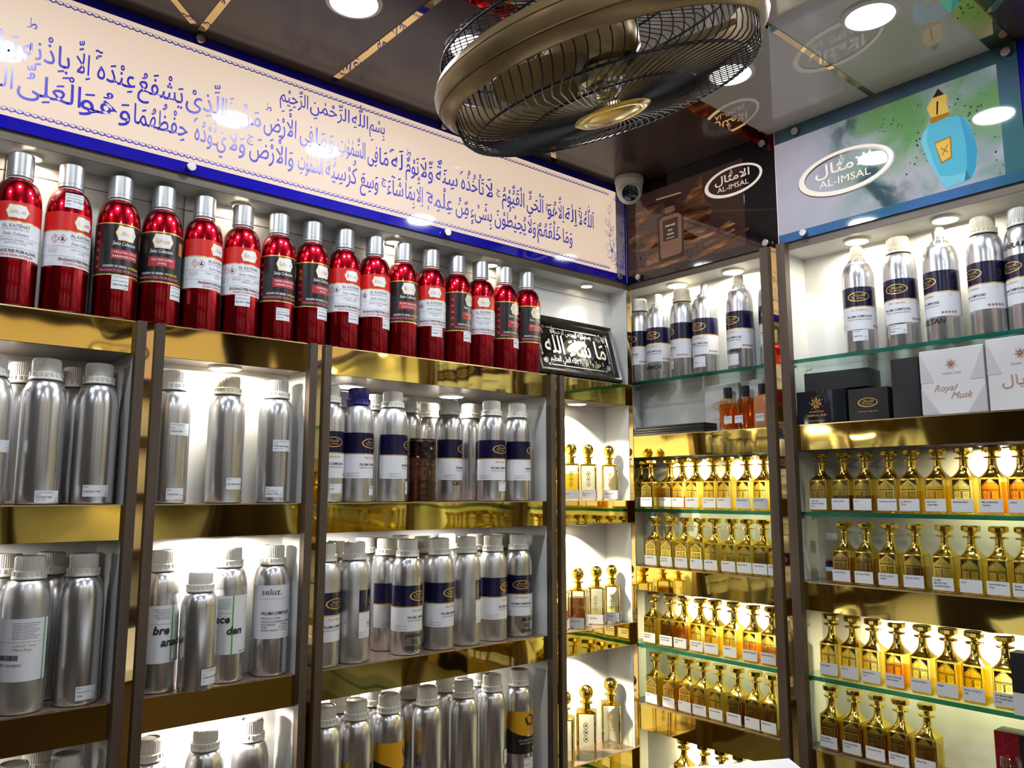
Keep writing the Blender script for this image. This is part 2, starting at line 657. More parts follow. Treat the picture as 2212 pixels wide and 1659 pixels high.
def cyl(R, z0=0.0, ang=0.0):
    """wrap on a cylinder whose front faces local -y"""
    def fn(u, v, h):
        a = ang + u / R
        return ((R + 0.0004 + h) * math.sin(a), -(R + 0.0004 + h) * math.cos(a), z0 + v)
    return fn


def face_y(y, x0=0.0, z0=0.0):
    """on a vertical face looking towards -y (u runs along +x)"""
    return lambda u, v, h: (x0 + u, y - h, z0 + v)


def face_x(x, y0=0.0, z0=0.0):
    """on a vertical face looking towards -x (u runs along -y)"""
    return lambda u, v, h: (x - h, y0 - u, z0 + v)


def spiral(cx, cyy, r0, r1, a0, turns, n=18):
    return [(cx + (r0 + (r1 - r0) * t / n) * math.cos(a0 + turns * 2 * PI * t / n), cyy + (r0 + (r1 - r0) * t / n) * math.sin(a0 + turns * 2 * PI * t / n)) for t in range(n + 1)]


AR_IMSAL = '\u0627\u0644\u0627\u0645\u062B\u0627\u0644'


def oval_logo(A, cx, cyy, w, m, layer=2, outline=None, emblem=True, fancy=False):
    """the shop's oval mark: ring, Arabic and Latin name, a small flacon above"""
    h = w * 0.46
    if outline:
        A.ring(cx + w * 0.006, cyy - w * 0.006, w / 2 * 1.02, h / 2 * 1.03, w * 0.075, h * 0.12, outline, layer - 0.5)
    A.ring(cx, cyy, w / 2, h / 2, w * 0.055, h * 0.085, m, layer, ox=w * 0.012, oy=h * 0.01)
    A.arab(AR_IMSAL, cx - w * 0.01, cyy + h * 0.03, h * 0.25, m, layer, 'C', w * 0.60, bold=0.012)
    A.text('AL-IMSAL', cx, cyy - h * 0.25, h * 0.17, m, layer, 'C', w * 0.54, bold=0.0)
    if emblem:
        ex, ey, s = cx - w * 0.02, cyy + h * 0.24, h * 0.042
        A.ring(ex, ey + s * 3.0, s * 0.7, s * 0.7, s * 0.3, s * 0.3, m, layer, 14)
        A.stroke([(ex, ey + s * 2.3), (ex, ey + s * 1.4)], s * 0.45, m, layer)
        for sg in (-1, 1):
            A.stroke([(ex + sg * s * 0.2, ey + s * 1.4), (ex + sg * s * 0.9, ey + s * 0.5), (ex + sg * s * 0.5, ey - s * 0.8), (ex, ey - s * 1.3)], s * 0.4, m, layer, taper=True)
            A.stroke([(ex + sg * s * 0.9, ey + s * 0.6), (ex + sg * s * 1.5, ey + s * 1.6)], s * 0.35, m, layer)
    return A


# ------------------------------------------------------------------ bottle kinds
AL_R, AL_H = 0.0362, 0.262


def al_profile(R=AL_R, zb=0.178, zd=0.228, rn=0.021):
    p = [(R - 0.004, 0.0), (R - 0.001, 0.0015), (R, 0.005), (R, zb)]
    for k in range(1, 9):
        a = PI / 2 * k / 8
        p.append((rn + (R - rn) * math.cos(a), zb + (zd - 0.006 - zb) * math.sin(a)))
    p.append((rn, zd))
    return p


def cap_mesh(m, r=0.0238, z0=0.228, h=0.034, name='cap'):
    b = MB()
    b.lathe([(r + 0.0035, z0 - 0.006), (r + 0.004, z0 - 0.004), (r + 0.0025, z0 + 0.001), (r + 0.0025, z0 + 0.007), (r + 0.0005, z0 + 0.0085)], m, 40)
    for k in range(20):  # tabs of the tamper band
        a = 2 * PI * k / 20
        c, s = math.cos(a), math.sin(a)
        b.box((r + 0.0015, -0.0016, z0 + 0.0005), (r + 0.0036, 0.0016, z0 + 0.0075), m, lambda p, c=c, s=s: (p[0] * c - p[1] * s, p[0] * s + p[1] * c, p[2]))
    b.lathe([(r - 0.001, z0 + 0.008), (r, z0 + 0.010), (r, z0 + h - 0.004), (r - 0.002, z0 + h - 0.001), (r - 0.005, z0 + h), (r - 0.007, z0 + h - 0.0012)], m, 88,
            ribs=(z0 + 0.009, z0 + h - 0.002, 0.0011))
    return b.mesh(name, 30)


_b = MB()
_b.lathe(al_profile(), ALU, 48)
ME_AL = _b.mesh('aluminium_body', 40)
_b = MB()
_b.lathe(al_profile(), ALUD, 48)
ME_ALW = _b.mesh('worn_aluminium_body', 40)
_b = MB()
_b.lathe(al_profile(0.034, 0.15, 0.188, 0.020), ALU, 48)
ME_ALS = _b.mesh('small_aluminium_body', 40)
ME_CAP = cap_mesh(PLAST)
ME_CAPB = cap_mesh(PLASTB)
ME_CAPG = cap_mesh(PLASTG)
ME_CAPS = cap_mesh(PLAST, 0.0225, 0.188, 0.032)
ME_CAPN = cap_mesh(PLASTG, 0.0135, 0.228, 0.036)
_b = MB()
_b.lathe([(0.0165, 0.226), (0.0165, 0.232), (0.0125, 0.234)], STEEL, 32)
_b.lathe([(0.0125, 0.233), (0.0125, 0.258), (0.011, 0.261)], STEEL, 44, ribs=(0.235, 0.257, 0.001))
ME_CAPT = _b.mesh('slim_steel_cap', 30)

_labels = {}


def navy_label(var=0):
    """navy and white wrap-round label with the oval mark"""
    if ('navy', var) in _labels:
        return _labels[('navy', var)]
    A = Art()
    R = AL_R
    z0, zg, z1 = 0.054, 0.109, 0.157
    U0, U1 = (-0.085, 0.085) if var != 2 else (-0.052, 0.07)
    A.rect(U0, zg, U1, z1, NAVY, 0, 44)
    A.rect(U0, z0, U1, zg, LWHITE, 0, 44)
    A.rect(U0, zg - 0.0011, U1, zg + 0.0011, INKGOLD, 1, 44)
    oval_logo(A, 0.0, 0.133, 0.050, INKGOLD, 2, emblem=False)
    A.text('Fine Collection', 0.0, 0.0985, 0.0055, INKGOLD, 2, 'C', 0.036, shear=0.35)
    A.text('PALOMA COMPOUND', 0.0, 0.0825, 0.0055, INK, 2, 'C', 0.058, bold=0.012)
    A.text('MIXTURE OF ODORIFEROUS SUBSTANCE', 0.0, 0.0765, 0.0026, INK, 2, 'C', 0.056)
    A.stroke([(-0.06, 0.059), (-0.03, 0.059), (-0.03, 0.066), (-0.06, 0.066)], 0.0005, INK, 2, closed=True)
    A.text('Product Code:', -0.058, 0.0615, 0.0018, INK, 2, 'L')
    for k in range(5):
        u = 0.034 + k * 0.0065
        A.stroke([(u, 0.059), (u + 0.0028, 0.062), (u, 0.065), (u - 0.0028, 0.062)], 0.0007, INKRED, 2, closed=True)
        A.rect(u - 0.0008, 0.0605, u + 0.0008, 0.0635, INK, 2)
    A.text('1 KG', 0.05, 0.098, 0.0032, INKGOLD, 2)
    b = MB()
    A.bake(b, cyl(R), slab=0.004)
    _labels[('navy', var)] = b.mesh('navy_label', 0)
    return _labels[('navy', var)]


def sticker(lines, w=0.036, h=0.022, R=AL_R):
    """small white price sticker, wrapped on the bottle, its lower left corner at the origin"""
    A = Art()
    A.rect(-w / 2, 0, w / 2, h, LPAPER, 3, 8)
    n = len(lines)
    for k, s in enumerate(lines):
        big = k == min(2, n - 1)
        A.text(s, -w / 2 + 0.002, h - 0.0042 - k * (h - 0.004) / max(n, 1), 0.0027 if big else 0.0020, INK, 5, 'L', bold=0.012 if big else 0.0)
    A.text('1.0Kg', w / 2 - 0.002, h * 0.34, 0.0020, INK, 5, 'R')
    A.text('32110', w / 2 - 0.002, 0.0022, 0.0020, INK, 5, 'R')
    b = MB()
    A.bake(b, cyl(R), slab=0.004)
    return b.mesh('price_sticker', 0)


def handwriting(lines, h=0.011, R=AL_R, m=None):
    A = Art()
    for k, s in enumerate(lines):
        A.text(s, 0.0, -k * h * 1.5, h, m or INK, 6, 'C', bold=0.014, shear=0.22)
    b = MB()
    A.bake(b, cyl(R), slab=0.004)
    return b.mesh('handwriting', 0)


def al_bottle(p, label, group, kind='plain', cap='white', body=None, rot=0.0, base=0.0, extra=(), sticky=None, small=False):
    """p: base point; base: which way the shelf faces (rotation about z); extra: list of (part name, mesh, height, turn)"""
    t = thing('aluminium_bottle', 'bottle', label, p, base + rot, group)
    t_body = {'worn': ME_ALW, None: ME_AL}.get(body, ME_AL)
    part('body', ME_ALS if small else t_body, t)
    if small:
        part('cap', ME_CAPS, t)
    else:
        c = part('cap', {'white': ME_CAP, 'blue': ME_CAPB, 'beige': ME_CAPG, 'slim': ME_CAPT, 'narrow': ME_CAPN}[cap], t)
        if cap == 'blue':
            c['label'] = 'dark blue ribbed cap'
    if kind == 'navy':
        part('label', navy_label(0), t)
    elif kind == 'navyside':
        part('label', navy_label(2), t, rotz=0.75)
    for nm, me, z, turn in extra:
        part(nm, me, t, (0, 0, z), turn)
    return t


# ---- red bottles
RED_R, RED_H = 0.0385, 0.283
_b = MB()
_p = [(RED_R - 0.004, 0), (RED_R - 0.001, 0.001), (RED_R, 0.004), (RED_R, 0.186)]
for _k in range(1, 10):
    _a = PI / 2 * _k / 9
    _p.append((0.0205 + (RED_R - 0.0205) * math.cos(_a), 0.186 + 0.045 * math.sin(_a)))
_p += [(0.0205, 0.234)]
_b.lathe(_p, REDM, 48)
ME_RED = _b.mesh('red_body', 40)
_b = MB()
_b.lathe([(0.0195, 0.232), (0.0195, 0.238)], LWHITE, 32)
_b.lathe([(0.0215, 0.238), (0.0218, 0.2385), (0.0218, 0.243), (0.0213, 0.2433), (0.0213, 0.2443), (0.0217, 0.2447), (0.0217, 0.281), (0.0205, 0.283)], SILVERCAP, 40)
ME_REDCAP = _b.mesh('silver_cap', 30)


def plaque(A, cx, cyy, w, h, layer=3):
    pts = [(-0.5, 0), (-0.40, 0.32), (-0.36, 0.5), (0.36, 0.5), (0.40, 0.32), (0.5, 0), (0.40, -0.32), (0.36, -0.5), (-0.36, -0.5), (-0.40, -0.32)]
    A.poly([(cx + x * w * 1.06, cyy + y * h * 1.12) for x, y in pts], INKGOLD, layer - 0.5)
    A.poly([(cx + x * w, cyy + y * h) for x, y in pts], LWHITE, layer)
    A.text('ilham', cx + w * 0.05, cyy - h * 0.18, h * 0.34, INKGOLD, layer + 1, 'C', w * 0.62, shear=0.3)
    A.ellipse(cx - w * 0.30, cyy + h * 0.02, w * 0.045, h * 0.24, INKGOLD, layer + 1, 12)


def red_label(kind, lines):
    A = Art()
    U = 0.088
    if kind == 'white':
        A.rect(-U, 0.148, U, 0.184, LRED, 0, 48)
        A.rect(-U, 0.082, U, 0.148, LWHITE, 0, 48)
        A.rect(-U, 0.1472, U, 0.1488, INKGOLD, 1, 48)
        plaque(A, 0.0, 0.166, 0.034, 0.022)
        A.text('AL KAYENAT', 0, 0.137, 0.0066, INKGREY, 2, 'C', 0.044, bold=0.016)
        A.text('P.O. Box # 379685 Dubai - U.A.E.', 0, 0.1325, 0.0023, INK, 2, 'C', 0.042)
        A.text('Swiss Collection', 0, 0.1225, 0.0062, INKGREY, 2, 'C', 0.040, shear=0.35)
        A.rect(-U, 0.1188, U, 0.1192, INKGREY, 2, 48)
        for k, s in enumerate(lines):
            A.text(s, 0, 0.1125 - k * 0.0052, 0.0033, INKGREY, 2, 'C')
        A.rect(-U, 0.1002, U, 0.1006, INKGREY, 2, 48)
        A.text('FRAGRANCE FREE FROM ALCOHOL', 0, 0.0915, 0.0056, INK, 2, 'C', 0.077, bold=0.014)
        A.text('COUNTRY OF ORIGIN: SWITZERLAND', 0, 0.0850, 0.0042, INKRED, 2, 'C', 0.062, bold=0.012)
        for u in (-0.047, -0.034):
            A.stroke([(u, 0.124), (u + 0.0065, 0.1325), (u, 0.141), (u - 0.0065, 0.1325)], 0.0009, INKRED, 2, closed=True)
        A.rect(-0.0475, 0.1315, -0.0465, 0.1370, INK, 2)
        A.ellipse(-0.047, 0.1288, 0.0008, 0.0008, INK, 2, 10)
        A.poly([(-0.037, 0.1295), (-0.031, 0.1295), (-0.0315, 0.1315), (-0.034, 0.1315), (-0.0325, 0.136), (-0.0355, 0.136), (-0.036, 0.1315)], INK, 2)
        A.text('Product Code\nBatch Number\nManufacture', -0.058, 0.1135, 0.0022, INKGREY, 2, 'L')
    else:
        A.rect(-U, 0.080, U, 0.182, LBLACK, 0, 48)
        A.rect(-U, 0.1795, U, 0.182, INKGOLD, 1, 48)
        A.rect(-U, 0.080, U, 0.0825, INKGOLD, 1, 48)
        plaque(A, 0.004, 0.163, 0.036, 0.026)
        A.text('Swiss Collection', 0.002, 0.139, 0.0075, INKWHITE, 2, 'C', 0.042, shear=0.35)
        A.rect(-0.021, 0.112, 0.030, 0.131, mat('label_dull_red', srgb(170, 40, 48), 0.35), 1, 8)
        for k, s in enumerate(lines):
            A.text(s, 0.0045, 0.1235 - k * 0.0078, 0.0042, INKWHITE, 2, 'C')
        A.text('COUNTRY OF ORIGIN:', -0.013, 0.0955, 0.0046, INKWHITE, 2, 'C', 0.042, bold=0.012)
        A.text('SWITZERLAND', 0.023, 0.0955, 0.0046, INKYEL, 2, 'C', 0.025, bold=0.012)
        A.text('FRAGRANCE FREE FROM ALCOHOL', 0.0, 0.0872, 0.0052, mat('pink_ink', srgb(225, 110, 120), 0.5), 2, 'C', 0.080, bold=0.012)
        A.stroke([(-0.052, 0.088), (-0.042, 0.088), (-0.042, 0.176), (-0.052, 0.176)], 0.0008, INKRED, 2, closed=True)
        for k in range(5):
            A.rect(-0.050, 0.094 + k * 0.016, -0.044, 0.100 + k * 0.016, LRED, 2)
        A.rect(0.038, 0.142, 0.052, 0.168, INKGOLD, 1, 3)
    b = MB()
    A.bake(b, cyl(RED_R), slab=0.004)
    return b.mesh('red_bottle_label', 0)


# ---- decanters of gilded glass
def shoulder_mesh():
    b = MB()
    loops = []
    for k in range(9):
        t = k / 8
        w = 0.046 - (0.046 - 0.0165) * (1 - (1 - t) ** 2.2)
        z = 0.0775 + 0.030 * t
        r = 0.008 + (w / 2 - 0.0085) * t if t < 1 else w / 2 - 0.0004
        r = min(max(r, 0.006), w / 2 - 0.0003)
        loops.append([(x, y, z) for x, y in rrect(w, w, r, 5)])
    b.loft(loops, GOLD, cap0=False, cap1=False)
    b.lathe([(0.0082, 0.1065), (0.0080, 0.116), (0.0085, 0.1165), (0.0170, 0.1175), (0.0178, 0.1190), (0.0170, 0.1205), (0.0085, 0.1215)], GOLD, 28)
    return b.mesh('gold_shoulder', 45)


def stopper_mesh():
    b = MB()
    b.lathe([(0.0068, 0.1212), (0.0070, 0.126), (0.0125, 0.1290), (0.0180, 0.1315), (0.0188, 0.1330), (0.0188, 0.1400), (0.0172, 0.1425), (0.0, 0.1432)], GOLD, 12)
    return b.mesh('gold_stopper', 25)


def decanter_body():
    b = MB()
    w = 0.046
    L = rrect(w, w, 0.007, 3)
    prof = [(0.93, 0.0), (0.985, 0.0015), (1.0, 0.005), (1.0, 0.0735), (0.985, 0.0770), (0.95, 0.0785)]
    loops = [[(x * s, y * s, z) for x, y in L] for s, z in prof]
    n = len(L)
    b.loft(loops, DGOLDG, cap0=True, cap1=False)
    # the flat front and back are clearer than the gilded corners and sides
    gi = b.mi(DGLASS)
    for i, f in enumerate(b.f):
        if len(f) == 4:
            c = [sum(b.v[k][j] for k in f) / 4 for j in range(3)]
            if abs(c[1]) > w / 2 * 0.97 and 0.004 < c[2] < 0.075:
                b.m[i] = gi
    return b.mesh('gilded_glass_body', 40)


def door_art():
    """engraved double door under a pointed gable on the decanter front"""
    A = Art()
    W = 0.0168
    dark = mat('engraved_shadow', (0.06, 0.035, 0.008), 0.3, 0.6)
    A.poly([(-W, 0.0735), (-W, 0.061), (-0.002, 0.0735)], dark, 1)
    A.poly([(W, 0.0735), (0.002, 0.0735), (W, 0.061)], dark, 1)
    A.stroke([(-W, 0.034), (-W, 0.0605), (0, 0.0725), (W, 0.0605), (W, 0.034)], 0.0016, GOLD, 2)
    A.stroke([(-W + 0.0022, 0.0595), (0, 0.0695), (W - 0.0022, 0.0595)], 0.0007, GOLD, 2)
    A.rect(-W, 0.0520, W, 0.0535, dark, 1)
    A.rect(-W, 0.0500, W, 0.0512, GOLD, 2)
    for k in range(-2, 3):
        A.ring(k * 0.0062, 0.0570, 0.0022, 0.0026, 0.0006, 0.0006, GOLD, 2, 12)
    A.ring(0, 0.0640, 0.0022, 0.0026, 0.0007, 0.0007, GOLD, 2, 12)
    for s in (-1, 1):
        A.stroke([(s * 0.0020, 0.034), (s * 0.0020, 0.0485), (s * 0.0148, 0.0485), (s * 0.0148, 0.034)], 0.0011, GOLD, 2)
        A.ring(s * 0.0085, 0.0415, 0.0030, 0.0034, 0.0008, 0.0008, GOLD, 2, 14)
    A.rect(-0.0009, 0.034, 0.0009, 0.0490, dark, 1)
    b = MB()
    A.bake(b, face_y(-0.0232))
    return b.mesh('engraved_door', 0)


ME_DBODY, ME_DSHOULD, ME_DSTOP, ME_DDOOR = decanter_body(), shoulder_mesh(), stopper_mesh(), door_art()
_liq = {}


def liquid_mesh(m, top=0.055):
    if (m.name, top) not in _liq:
        b = MB()
        prism(b, 0.040, 0.040, 0.005, 0.004, top, m)
        _liq[(m.name, top)] = b.mesh('perfume_oil', 40)
    return _liq[(m.name, top)]


def decanter_label(s, tall=0.0265):
    A = Art()
    A.rect(-0.0215, 0, 0.0215, tall, LPAPER, 3)
    for k, ln in enumerate(s.split('\n')):
        A.text(ln, -0.0175, tall - 0.0075 - k * 0.0062, 0.0034, INK, 4, 'L', bold=0.014)
    b = MB()
    A.bake(b, face_y(-0.0234, 0, 0.006))
    return b.mesh('name_label', 0)


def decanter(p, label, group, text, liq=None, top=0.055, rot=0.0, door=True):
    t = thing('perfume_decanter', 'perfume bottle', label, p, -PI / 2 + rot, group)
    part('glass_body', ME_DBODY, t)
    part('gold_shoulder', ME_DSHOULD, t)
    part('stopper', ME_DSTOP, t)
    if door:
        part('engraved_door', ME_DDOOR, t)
    if text:
        part('name_label', decanter_label(text), t)
    if liq is not None:
        part('perfume_oil', liquid_mesh(liq, top), t)
    return t


# ---- square flacons with a gold ball stopper
def flacon_meshes():
    b = MB()
    w = 0.047
    L = rrect(w, w, 0.004, 2)
    b.loft([[(x * s, y * s, z) for x, y in L] for s, z in ((0.95, 0), (1, 0.003), (1, 0.099), (0.97, 0.101))], BGLASS, cap1=False)
    gi = b.mi(GOLD)
    for i, f in enumerate(b.f):
        if len(f) == 4:
            c = [sum(b.v[k][j] for k in f) / 4 for j in range(3)]
            if abs(abs(c[0]) - abs(c[1])) < w * 0.12:
                b.m[i] = gi
    body = b.mesh('glass_body', 40)
    c = MB()
    c.loft([[(x * s, y * s, z) for x, y in L] for s, z in ((0.97, 0.1005), (1.0, 0.1015), (1.0, 0.1030), (0.60, 0.1065), (0.42, 0.1085))], GOLD, cap0=False)
    c.lathe([(0.0098, 0.108), (0.0092, 0.120), (0.0150, 0.1215), (0.0155, 0.1232), (0.0150, 0.125), (0.006, 0.126)], GOLD, 28)
    coll = c.mesh('gold_collar', 40)
    d = MB()
    pr = [(0.0065, 0.1255), (0.0065, 0.1285)]
    for k in range(1, 15):
        a = -PI / 2 + 0.38 + (PI - 0.38) * k / 14
        pr.append((max(0.0172 * math.cos(a), 0.0), 0.1455 + 0.0172 * math.sin(a)))
    d.lathe(pr, GOLD, 32)
    ball = d.mesh('ball_stopper', 60)
    A = Art()
    for v in (0.045, 0.06, 0.075):
        A.ring(0, v, 0.006, 0.0075, 0.0014, 0.0014, INKGOLD, 1, 14)
        A.ellipse(0, v, 0.0026, 0.0032, INKGOLD, 1, 10)
    e = MB()
    A.bake(e, lambda u, v, h: (-w / 2 - 0.0002 - h, -u, v))
    e2 = MB()
    A.bake(e2, face_y(-w / 2 - 0.0002))
    return body, coll, ball, e2.mesh('gold_ornament', 0), e.mesh('gold_ornament', 0)


ME_FB, ME_FC, ME_FS, ME_FO, ME_FO2 = flacon_meshes()


def flacon(p, label, group, text=None, liq=None, top=0.05, rot=0.8, tlab=0.025, sc=1.0):
    t = thing('ball_stopper_flacon', 'perfume bottle', label, p, rot, group)
    t.scale = (sc, sc, sc)
    part('glass_body', ME_FB, t)
    part('gold_collar', ME_FC, t)
    part('ball_stopper', ME_FS, t)
    part('gold_ornament', ME_FO, t)
    part('gold_ornament', ME_FO2, t)
    if liq:
        b = MB()
        prism(b, 0.040, 0.040, 0.003, 0.008, top, liq)
        b.build('perfume_oil', t)
    if text:
        A = Art()
        A.rect(-0.0215, 0.004, 0.0215, 0.004 + tlab, LPAPER, 2)
        A.text(text, -0.017, 0.004 + tlab * 0.55, 0.0036, INK, 3, 'L', bold=0.012)
        for fn in (lambda u, v, h: (-0.0235 - 0.0004 - h, -u, v), face_y(-0.0239)):
            b = MB()
            A.bake(b, fn)
            b.build('name_label', t, 0)
    return t


# ------------------------------------------------------------------ room shell
def sbox(name, a, b, m):
    return struct(MB().box(a, b, m).build(name, None, 0))


XL, YB = -3.3, -3.1
sbox('floor', (XL, YB, FLOOR - 0.05), (0.3, 0.3, FLOOR), FLOORM)
sbox('ceiling', (XL, YB, CEIL), (0.3, 0.3, CEIL + 0.05), CEILBROWN)
sbox('wall_left', (XL, 0.262, FLOOR), (0.3, 0.32, CEIL), WALLP)
sbox('wall_right', (0.125, YB, FLOOR), (0.185, 0.262, CEIL), WALLP)
sbox('wall_back', (XL, YB - 0.06, FLOOR), (0.3, YB, CEIL), WALLP)
sbox('wall_entrance', (XL - 0.06, YB, FLOOR), (XL, 0.3, CEIL), WALLP)
# white glossy ceiling panel between two gold mirror strips, then the strips let into the brown ceiling
sbox('trim_1', (-1.55, -1.043, CEIL - 0.0012), (0.0, -0.507, CEIL), CEILWHITE)
T = 0.002
for i, (a, b) in enumerate((((-2.6, -0.508), (0.0, -0.460)), ((-1.55, -0.793), (0.0, -0.780)), ((-1.55, -1.088), (0.0, -1.042)))):
    sbox('trim_%d' % (i + 2), (a[0], a[1], CEIL - T - 0.0005 * i), (b[0], b[1], CEIL), GOLDSTRIP)


def ceil_strip(n, p, q, w):
    p, q = Vector((*p, 0)), Vector((*q, 0))
    d = (q - p).normalized()
    s = Vector((-d.y, d.x, 0)) * (w / 2)
    vs = [(*(c.xy), CEIL - z) for z in (0.0016, 0.0) for c in (p - s, p + s, q + s, q - s)]
    struct(MB().add(vs, [(0, 1, 2, 3), (4, 7, 6, 5), (0, 4, 5, 1), (1, 5, 6, 2), (2, 6, 7, 3), (3, 7, 4, 0)], GOLDSTRIP).build('trim_%d' % n, None, 0))


ceil_strip(5, (-1.317, -0.030), (-1.317, -0.455), 0.015)
ceil_strip(6, (-1.338, -0.045), (-1.748, -0.455), 0.013)
ceil_strip(7, (-1.017, -0.022), (-1.007, -0.459), 0.016)
ceil_strip(8, (-0.320, -0.018), (-0.76, -0.459), 0.014)
ceil_strip(9, (-0.155, -1.093), (-0.60, -1.54), 0.016)

# ------------------------------------------------------------------ lamps
def lamp(name, p, r, power, color, emat, label, group, spot=None, aim=(0, 0, -1), cat='lamp'):
    t = thing(name, cat, label, p, 0, group)
    b = MB()
    b.lathe([(r * 1.22, 0.0), (r * 1.20, -0.004), (r * 1.02, -0.006), (r, -0.003), (r, 0.0)], RIM, 36, cap0=False, cap1=False)
    b.build('rim', t)
    b = MB()
    b.lathe([(0.0001, -0.0036), (r * 1.0, -0.0036)], emat, 36, cap0=False, cap1=False)
    b.build('diffuser', t, 0)
    if spot:
        L = bpy.data.lights.new(name + '_light', 'SPOT')
        L.spot_size = math.radians(spot)
        L.spot_blend = 0.25
        L.shadow_soft_size = r * 0.35
    else:
        L = bpy.data.lights.new(name + '_light', 'AREA')
        L.shape = 'DISK'
        L.size = r * 1.9
    L.energy = power
    L.color = color
    o = bpy.data.objects.new(name + '_light', L)
    COL.objects.link(o)
    o.parent = t
    o.location = (0, 0, -0.0075)
    return t


for i, (x, y) in enumerate(CEILING_LAMPS):
    lab = ['round white ceiling lamp above the left half of the lettered sign', 'round white ceiling lamp seen behind the upper fan cage',
           'round white ceiling lamp seen through the right side of the fan cage', 'round white lamp in the white ceiling panel, right of the fan',
           'unseen ceiling lamp added for ambient light, far left', 'unseen ceiling lamp added for ambient light, beyond the far left', 'unseen ceiling lamp added for ambient light, beside the right wall',
           'unseen ceiling lamp added for ambient light, back wall, right', 'unseen ceiling lamp added for ambient light, back wall, middle', 'unseen ceiling lamp added for ambient light, back wall, left',
           'unseen ceiling lamp added for ambient light, near the entrance wall', 'unseen ceiling lamp added for ambient light, middle of the shop'][i]
    lamp('ceiling_lamp', (x, y, CEIL - (0.0015 if y < -0.516 and y > -1.05 and x > -1.55 else 0.0)), 0.045, P_CEIL, COOL, DIFFUSER, lab, 'round ceiling lamps')


# ------------------------------------------------------------------ left run of cabinets
L_SH = [(0.324, 0.261), (-0.021, -0.086), (-0.371, -0.434), (-0.717, -0.780), (-1.07, -1.13)]


def left_unit(x0, x1, depth, label, under=SHELFTOP):
    t = thing('shelf_unit', 'shelf unit', label, (0, 0, 0), 0, 'shelf units along the left wall')
    w0 = x0 - 0.017  # the inside reaches a little behind the left post
    MB().box((w0 - 0.003, depth, FLOOR), (x1 + 0.003, depth + 0.008, 0.322), WHITE).build('back_panel', t, 0)
    MB().box((w0 - 0.006, 0.0012, FLOOR), (w0, depth, 0.322), WHITE).build('side_panel', t, 0)
    MB().box((x1, 0.001, FLOOR), (x1 + (0.008 if x1 < -0.1 else 0.0025), depth, 0.322), WHITE).build('side_panel', t, 0)
    for zt, zb in L_SH:
        s = MB().box((w0, 0.0012, zb), (x1, depth, zt), SHELFTOP).build('shelf', t, 0)
        MB().box((x0, -0.002, zb + 0.0005), (x1, 0.001, zt - 0.0015), GOLDM).build('gold_fascia', s, 0)
        MB().box((x0, -0.0028, zt - 0.0022), (x1, 0.0012, zt), GOLDEDGE).build('edge_trim', s, 0)
    MB().box((x0, 0.002, FLOOR), (x1, 0.012, -1.13), WOOD).build('plinth', t, 0)
    return t


left_unit(-1.93, -1.399, 0.165, 'white shelf unit at far left with gold mirror shelf edges')
left_unit(-1.348, -1.047, 0.086, 'narrow white shelf unit with bright lamps, second from the left')
left_unit(-0.996, -0.339, 0.245, 'wide white shelf unit packed with navy labelled bottles')
left_unit(-0.288, -0.003, 0.100, 'slim white corner shelf unit holding ball stoppered flacons')


def divider(a, b, axis, z1, label):
    """two brown posts with a strip of gold mirror between them, standing proud of the shelves"""
    t = thing('divider_post', 'post', label, (0, 0, 0), 0, 'posts between the shelf units')
    w = (b - a) / 3
    for k in range(3):
        p, q = a + k * w, a + (k + 1) * w
        f = -0.020 if k != 1 else -0.012
        m = (WOOD if k != 1 else GOLDSTRIP)
        bb = MB()
        if axis == 'x':
            bb.box((p, f, FLOOR), (q, 0.0008, z1), m)
        else:
            bb.box((f, -q, FLOOR), (0.0008, -p, z1), m)
        bb.build('post' if k != 1 else 'mirror_strip', t, 0)
    return t


divider(-1.399, -1.348, 'x', 0.3225, 'brown twin post with gold mirror strip, leftmost of the left wall')
divider(-1.047, -0.996, 'x', 0.3225, 'brown twin post with gold mirror strip left of the wide unit')
divider(-0.339, -0.288, 'x', 0.3225, 'brown twin post with gold mirror strip left of the corner unit')
divider(0.4755, 0.5475, 'y', 0.632, 'tall brown twin post with gold mirror strip on the right wall')
divider(1.092, 1.164, 'y', 0.632, 'tall brown twin post at the right end of the right cabinet')

# niche above the left cabinets
t = thing('display_niche', 'shelf', 'long open niche holding the red bottles under the lettered sign')
MB().box((-1.95, 0.072, 0.3245), (0.0, 0.080, 0.618), WHITE).build('back_panel', t, 0)
MB().box((-1.95, 0.0015, 0.618), (0.0, 0.080, 0.636), WHITE).build('top_panel', t, 0)
MB().box((-0.0035, 0.0012, 0.3245), (-0.0002, 0.072, 0.618), WHITE).build('end_panel', t, 0)
MB().box((-1.95, -0.001, 0.6185), (-0.0005, 0.0014, 0.637), WOODH).build('front_band', t, 0)
for xs in (-1.62, -1.30, -1.02, -0.70):
    MB().box((xs, 0.0708, 0.3245), (xs + 0.0012, 0.0725, 0.6175), WOODD).build('panel_joint', t, 0)
MB().box((-1.95, 0.0712, 0.588), (-0.02, 0.0724, 0.589), WOODD).build('panel_joint', t, 0)

# ------------------------------------------------------------------ right run of cabinets
R_BOARD = [(0.167, 0.104), (-0.2105, -0.277), (-0.593, -0.661), (-0.98, -1.045)]
R_GLASS = [0.330, -0.045, -0.428, -0.812]


